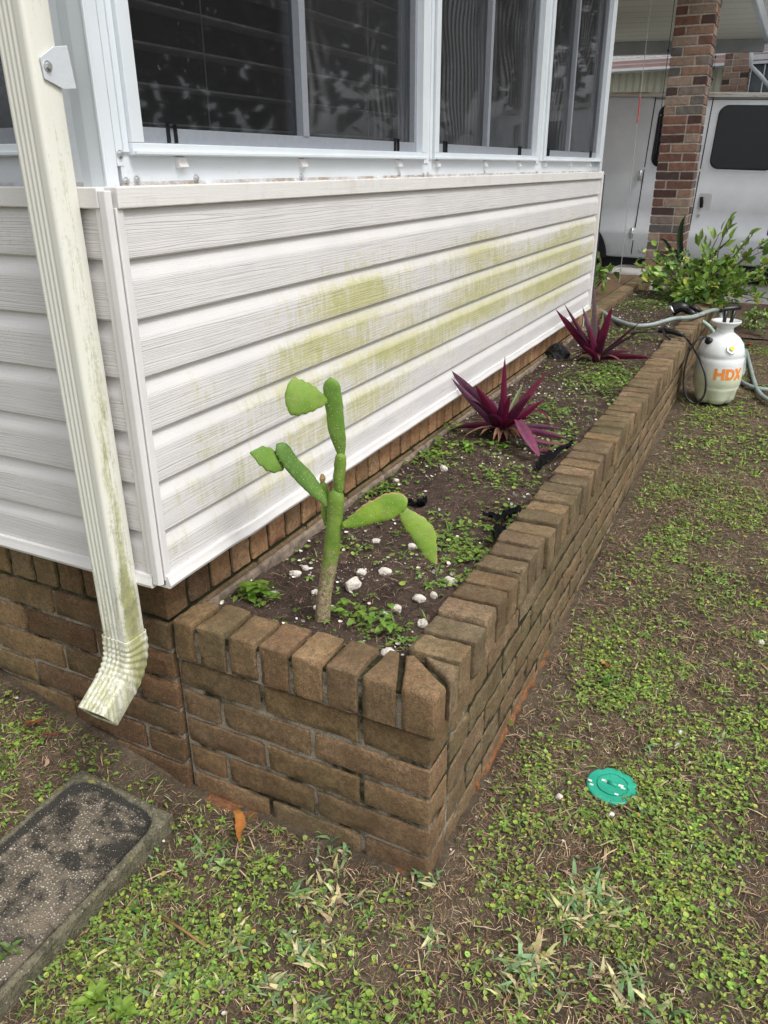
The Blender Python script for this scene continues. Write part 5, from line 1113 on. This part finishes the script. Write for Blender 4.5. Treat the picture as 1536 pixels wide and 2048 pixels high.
# side profile as a body skin: cross-section (y depth, z) lofted along x
sec_v = [(.10, -.82), (.012, -.80), (-.012, -.60), (-.016, -.545), (.004, -.53), (.006, -.35), (.0, -.155), (.010, -.140), (.006, -.02), (.012, .10), (.045, .56), (.055, .585), (.10, .605), (.35, .632), (.90, .640), (1.45, .632), (1.70, .605), (1.745, .585), (1.76, .56), (1.79, .10), (1.80, -.14), (1.81, -.55), (1.80, -.80), (1.70, -.82)]
xsv = [VX0, VX0+.03, VX0+.10]+list(np.linspace(VX0+.2, VX1-.9, 26))+[VX1-.75, VX1-.6, VX1-.45, VX1-.30, VX1-.12, VX1]
V = []
for x in xsv:
    e = min(1, (x-VX0)/.10); e = .93+.07*math.sqrt(max(0, e)); 
    for (y, z) in sec_v:
        zz = z
        if x > VX1-.95: zz = min(z, .78-(x-(VX1-.95))*(.95 if x < VX1-.45 else .62)*1.15) if z > -.1 else z
        V.append((x, .9+(y-.9)*e, zz))
k = len(sec_v); m = MB(); m.add(V, [(i*k+j, i*k+(j+1) % k, (i+1)*k+(j+1) % k, (i+1)*k+j) for i in range(len(xsv)-1) for j in range(k)]+[tuple(range(k))[::-1], tuple((len(xsv)-1)*k+j for j in range(k))])
body = vb(m, 'body', M['van'], smooth=True)
WXc = -1.30
m = MB()                                          # wheel arch opening: dark half disc inset panel
def arch(m, xc, r0):
    V = [(xc, -.018, -.82)]+[(xc+r0*math.cos(t)*1.0, -.018, -.86+r0*math.sin(t)) for t in np.linspace(math.radians(5), math.radians(175), 24)]
    V2 = [(x, .25, z) for (x, y, z) in V]; n = len(V); m.add(V+V2, [tuple(range(n)), tuple(range(n, 2*n))[::-1]]+[(i, (i+1) % n, n+(i+1) % n, n+i) for i in range(n)])
arch(m, WXc, .43); arch(m, 1.70, .43); vb(m, 'wheel_arch', M['vblack'])
def wheel(xc, yc):
    m = MB(); V = []; n = 36; pr = [(.20, .0), (.30, -.012), (.335, .01), (.34, .06), (.34, .17), (.30, .20), (.2, .20)]
    for k_ in range(n):
        th = 2*math.pi*k_/n
        for (r0, y) in pr: V.append((xc+r0*math.cos(th), yc+y, -.80+r0*math.sin(th)))
    kk = len(pr); m.add(V, [(i*kk+j, ((i+1) % n)*kk+j, ((i+1) % n)*kk+j+1, i*kk+j+1) for i in range(n) for j in range(kk-1)]); wr = vb(m, 'wheel', M['tyre'], smooth=True)
    m = MB(); V = [(xc+.2*math.cos(2*math.pi*i/24), yc+.02, -.80+.2*math.sin(2*math.pi*i/24)) for i in range(24)]+[(xc, yc-.005, -.80)]; m.add(V, [(i, (i+1) % 24, 24) for i in range(24)]); o = m.build('rim', M['screw'], None); o.parent = wr
wheel(WXc, -.022); wheel(1.70, -.022); wheel(WXc, 1.62); wheel(1.70, 1.62)
m = MB(); m.box((VX0+.1, .10, -.93), (VX1-.1, 1.7, -.80)); vb(m, 'underbody', M['vblack'])
m = MB(); m.box((VX0+.05, .020, .578), (VX1-.9, .060, .616)); vb(m, 'drip_rail', M['rail'], bevel=.004)
def rrect(x0, x1, z0, z1, r0, slant=0, n=6):
    P_ = []
    for (cx_, cz_, a0) in [(x1-r0, z0+r0, -90), (x1-r0, z1-r0, 0), (x0+r0, z1-r0, 90), (x0+r0, z0+r0, 180)]:
        for i in range(n+1):
            t = math.radians(a0+90*i/n); P_.append((cx_+r0*math.cos(t)+slant*(cz_+r0*math.sin(t)-z0), cz_+r0*math.sin(t)))
    return P_
def plate(m, P_, ydist, th=.012, follow=True):
    def yy(z): return np.interp(z, [-.80, -.60, -.545, -.53, -.35, -.155, -.14, -.02, .10, .56], [.012, -.012, -.016, .004, .006, .0, .010, .006, .012, .045])
    n = len(P_); V = [(x, yy(z)-ydist, z) for (x, z) in P_]+[(x, yy(z)-ydist+th, z) for (x, z) in P_]; m.add(V, [tuple(range(n)), tuple(range(n, 2*n))[::-1]]+[(i, n+i, n+(i+1) % n, (i+1) % n) for i in range(n)])
for (a_, b_) in ((-.585, -.205), (-.075, .455)):
    m = MB(); plate(m, rrect(a_-.018, b_+.018, -.010, .530, .085), .004); fr_ = vb(m, 'window', M['van'])
    m = MB(); plate(m, rrect(a_-.008, b_+.008, .002, .520, .08), .0065); o = m.build('seal', M['vblack'], None); o.parent = fr_
    m = MB(); plate(m, rrect(a_, b_, .010, .512, .075), .0095); o = m.build('pane', M['vglass'], None); o.parent = fr_
m = MB(); 
for (x, z0, z1) in [(-.640, -.78, .575), (-.150, -.78, .575), (.525, -.78, .575)]:
    zs_ = np.linspace(z0, z1, 12)
    for a_, b_ in zip(zs_[:-1], zs_[1:]): plate(m, [(x-.0045, a_), (x+.0045, a_), (x+.0045, b_), (x-.0045, b_)], .0012, .004)
plate(m, [(-.64, .560), (.525, .560), (.525, .5655), (-.64, .5655)], .0025, .004)
vb(m, 'door_seam', M['vblack'])
m = MB(); plate(m, rrect(-.118, -.005, -.352, -.205, .02), .0016, .004); vb(m, 'handle_recess', M['white'])
m = MB(); m.tube([(-.093, -.012, -.235), (-.085, -.016, -.28), (-.080, -.010, -.325)], [.014, .016, .014], 8); m.build('door_handle', M['vblack'], None, smooth=True).parent = van
m = MB(); m.tube([(-.092, -.006, -.395), (-.092, .01, -.395)], [.014, .014], 12); m.build('lock', M['screw'], None).parent = van
for (x, z) in ((-.668, -.075), (-.662, -.585), (.545, -.60), (.548, -.08)):
    m = MB(); m.tube([(x, -.022, z-.045), (x, -.022, z+.045)], [.016, .016], 8); m.build('hinge', M['screw'], None, smooth=True).parent = van
m = MB(); plate(m, rrect(.95, 1.55, .01, .48, .08), .006); vb(m, 'front_door_glass', M['vglass'])
# ---------------------------------------------------------------- carport
cp = thing('carport', 'carport roof with cream metal ceiling panels and grey edge beam over the van', 'carport', (-1.5, 7, 2.2))
m = NM('cream_panels'); x, y, z = m.xyz(); wv = m.math('FRACT', m.math('MULTIPLY', y, 3.3)); sm_ = m.ramp(wv, [(.0, .35), (.03, 1), (.95, 1), (1.0, .45)])
M['panel'] = m.fin(m.mix(1, m.mix(m.ramp(m.noise(1, 5, .7, m.mapv((3, 22, 3))), [(.35, 0), (.7, 1)]), (.74, .73, .62), (.82, .81, .72)), sm_, 'MULTIPLY'), .5)
M['greyb'] = simple('grey_beam', (.42, .44, .45), .5, .12, 5, .05)
za = T(1240, 85, 9.6)[2]; zb_ = T(1528, 78, 9.6)[2]; xa_, xb_ = T(1240, 85, 9.6)[0], T(1525, 78, 9.6)[0]; sl2 = (zb_-za)/(xb_-xa_)
def zc_(x): return za+(x-xa_)*sl2
XR = .275
V = [(-5, 4.35, zc_(-5)), (XR, 4.35, zc_(XR)), (XR, 9.6, zc_(XR)), (-5, 9.6, zc_(-5))]; m = MB(); m.add(V+[(a_, b_, c__+.05) for (a_, b_, c__) in V], [(0,1,2,3),(7,6,5,4),(0,4,5,1),(1,5,6,2),(2,6,7,3),(3,7,4,0)]); m.build('ceiling', M['panel'], cp)
m = MB(); bb = .155
V = [(-5, 9.55, zc_(-5)-bb), (XR, 9.55, zc_(XR)-bb*.75), (XR, 9.55, zc_(XR)-.002), (-5, 9.55, zc_(-5)-.002)]; m.add(V+[(a_, b_+.12, c__) for (a_, b_, c__) in V], [(0,1,2,3),(7,6,5,4),(0,4,5,1),(1,5,6,2),(2,6,7,3),(3,7,4,0)]); m.build('far_beam', M['greyb'], cp)
m = MB(); V = [(-5, 5.45, zc_(-5)-.12), (-.0, 5.45, zc_(0)-.10), (-.0, 5.45, zc_(0)-.003), (-5, 5.45, zc_(-5)-.003)]; m.add(V+[(a_, b_+.10, c__) for (a_, b_, c__) in V], [(0,1,2,3),(7,6,5,4),(0,4,5,1),(1,5,6,2),(2,6,7,3),(3,7,4,0)]); m.build('near_beam', M['panel'], cp)
m = MB(); gp = [(XR+.002, zc_(XR)-.03), (XR+.030, zc_(XR)-.028), (XR+.037, zc_(XR)-.015), (XR+.037, zc_(XR)+.09), (XR+.032, zc_(XR)+.09), (XR+.029, zc_(XR)-.018), (XR+.002, zc_(XR)-.02)]
m.prism([(b_, a_) for (a_, b_) in gp], 1, 4.35, 9.75); m.build('gutter', M['alu'], cp)
# strings
def string(name, label, px, Y, ztop, zbot, red=None, beads=0):
    b = T(px, 100, Y); root = thing(name, label, 'string', (b[0], b[1], zbot)); m = MB(); m.tube([(b[0], Y, ztop), (b[0], Y, zbot)], .0022, 6); m.build('cord', M['cord'] if red else M['black'], root)
    if red: m = MB(); m.tube([(b[0], Y, red[0]), (b[0], Y, red[1])], .0045, 6); m.build('red_section', M['redc'], root)
    for i in range(beads):
        z = zbot+(ztop-zbot)*(i+.6)/beads; m = MB(); m.tube([(b[0], Y, z-.012), (b[0], Y, z), (b[0], Y, z+.012)], [.003, .010, .003], 8); m.build('bead', M['black'], root, smooth=True)
M['cord'] = simple('pale_cord', (.42, .42, .40), .7, .1, 30, 0); M['redc'] = simple('red_tape', (.60, .09, .09), .6, .1, 30, 0)
zr0, zr1 = T(1279, 195, 4.9)[2], T(1270, 247, 4.9)[2]
string('cord_string', 'pale cord with a red section hanging from the carport beside the siding end', 1291, 4.9, float(zc_(-.08)), .42, (zr0, zr1))
string('bead_string', 'thin dark beaded chain hanging just left of the near brick column', 1337, 5.3, float(zc_(0)), 1.25, None, 3)
string('bead_string', 'short dark beaded chain hanging beside the far brick column', 1433, 9.45, T(1437, 105, 9.45)[2], T(1428, 172, 9.45)[2], None, 3)
# ---------------------------------------------------------------- neighbour house
nb_ = thing('neighbour_house', 'neighbouring house with cream ribbed wall and reddish fascia seen over the van roof', 'house', (-2, 12, 0))
m = NM('ribbed_wall'); x, y, z = m.xyz(); rb = m.math('SINE', m.math('MULTIPLY', x, 62)); M['ribbed'] = m.fin((.62, .62, .50), .6, m.bump(rb, .6, .02))
YN = 12.3; z0_, z1_ = .12, T(1300, 143, YN)[2]
m = MB(); m.box((-6.5, YN, z0_), (.10, YN+.2, z1_)); m.box((-6.5, YN+.2, z0_), (-6.3, YN+4, z1_)); m.box((-.1, YN+.2, z0_), (.10, YN+4, z1_)); m.build('wall', M['ribbed'], nb_)
M['redf'] = simple('red_fascia', (.40, .24, .22), .5, .15, 6, .05); M['shingle'] = simple('grey_roof', (.30, .29, .28), .8, .3, 20, .5, .01)
zt0 = T(1300, 116, YN-.35)[2]; zt1 = T(1300, 140, YN-.35)[2]; hh = zt0-zt1
for i, (a_, b_, mt) in enumerate([(0, .22, 'alu'), (.22, .5, 'redf'), (.5, .60, 'greyb'), (.60, .86, 'redf'), (.86, 1.0, 'alu')]):
    m = MB(); m.box((-6.6, YN-.40+.006*i, zt1+hh*a_), (.22, YN-.28, zt1+hh*b_)); m.build('fascia', M[mt], nb_)
m = MB(); m.box((-6.6, YN-.27, zt1+.01), (.2, YN+.1, zt1+.03)); m.build('soffit', M['alu'], nb_)
m = MB(); m.prism([(YN-.30, zt0+.01), (YN+4.5, zt0+.01), (YN+2, zt0+1.0)], 0, -6.6, .2); m.build('roof', M['shingle'], nb_)
# porch post, screen window at the far right
fp = thing('porch_enclosure', 'white framed dark screen enclosure of the neighbouring house at the right edge', 'enclosure', (.6, 12, 0))
q0 = T(1500, 120, 11.9); q1_ = T(1600, 120, 11.9)
m = MB(); m.box((q0[0]+.03, 11.96, .12), (q1_[0]+1, 12.0, q0[2]-.02)); m.build('screen', simple('dark_screen', (.10, .11, .12), .6, .3, 8, 0), fp)
m = MB(); m.box((q0[0]-.01, 11.9, .12), (q0[0]+.04, 11.95, q0[2])); m.box((q0[0]-.02, 11.9, q0[2]), (q1_[0]+1, 11.98, q0[2]+.06))
for i in range(1, 7): m.box((q0[0]+.03+i*.16, 11.93, .12), (q0[0]+.045+i*.16, 11.955, q0[2]-.001))
m.build('frame', M['alu'], fp)
m = MB(); dq = [T(1502, 132, 10.0), T(1520, 150, 10.0), T(1560, 200, 10.0)]; m.tube([T(1503, 100, 9.95)]+dq, .022, 8); cp2 = m.build('gutter_elbow', M['alu'], cp, smooth=True)

# ---------------------------------------------------------------- trees across the yard (mirrored in the window panes)
def tree(name, label, x, y, h, cr, seed):
    root = thing(name, label, 'tree', (x, y, .1)); r2 = random.Random(seed); m = MB()
    m.tube([(x, y, .05), (x+.08, y, h*.3), (x-.05, y+.05, h*.6)], [.16, .12, .07], 9)
    tips = []
    for i in range(9):
        a = i*2.4; e = (x+math.cos(a)*cr*.7, y+math.sin(a)*cr*.7, h*(.55+.4*r2.random())); m.tube([(x, y, h*(.28+.03*i)), ((x+e[0])/2, (y+e[1])/2, h*.5+.1*i), e], [.06, .04, .015], 6); tips.append(e)
    m.build('trunk', M['bark'], root, smooth=True)
    n = 5200; ci = rs.randint(0, 9, n); P_ = np.array(tips)[ci]+rs.randn(n, 3)*cr*.36; P_[:, 2] = np.maximum(P_[:, 2], h*.12)
    tv, tf = lance(.4, .1); m = MB(); m.inst(tv, tf, P_, rots(n, 1.2), .22+.16*rs.rand(n), pcol(n, (.045, .08, .022), .5)); m.build('crown', M['leaf'], root)
tree('tree', 'broad leafy tree across the yard, nearest of those mirrored in the windows', 4.9, 8.2, 5.6, 2.3, 1)
tree('tree', 'tall leafy tree across the yard, second of those mirrored in the windows', 4.3, 12.6, 6.4, 2.4, 2)
tree('tree', 'leafy tree far behind the carport, mirrored in the last window', 4.6, 17.5, 7.5, 2.9, 3)
tree('tree', 'leafy tree across the yard straight out from the windows', 8.2, 6.0, 6.2, 2.7, 4)
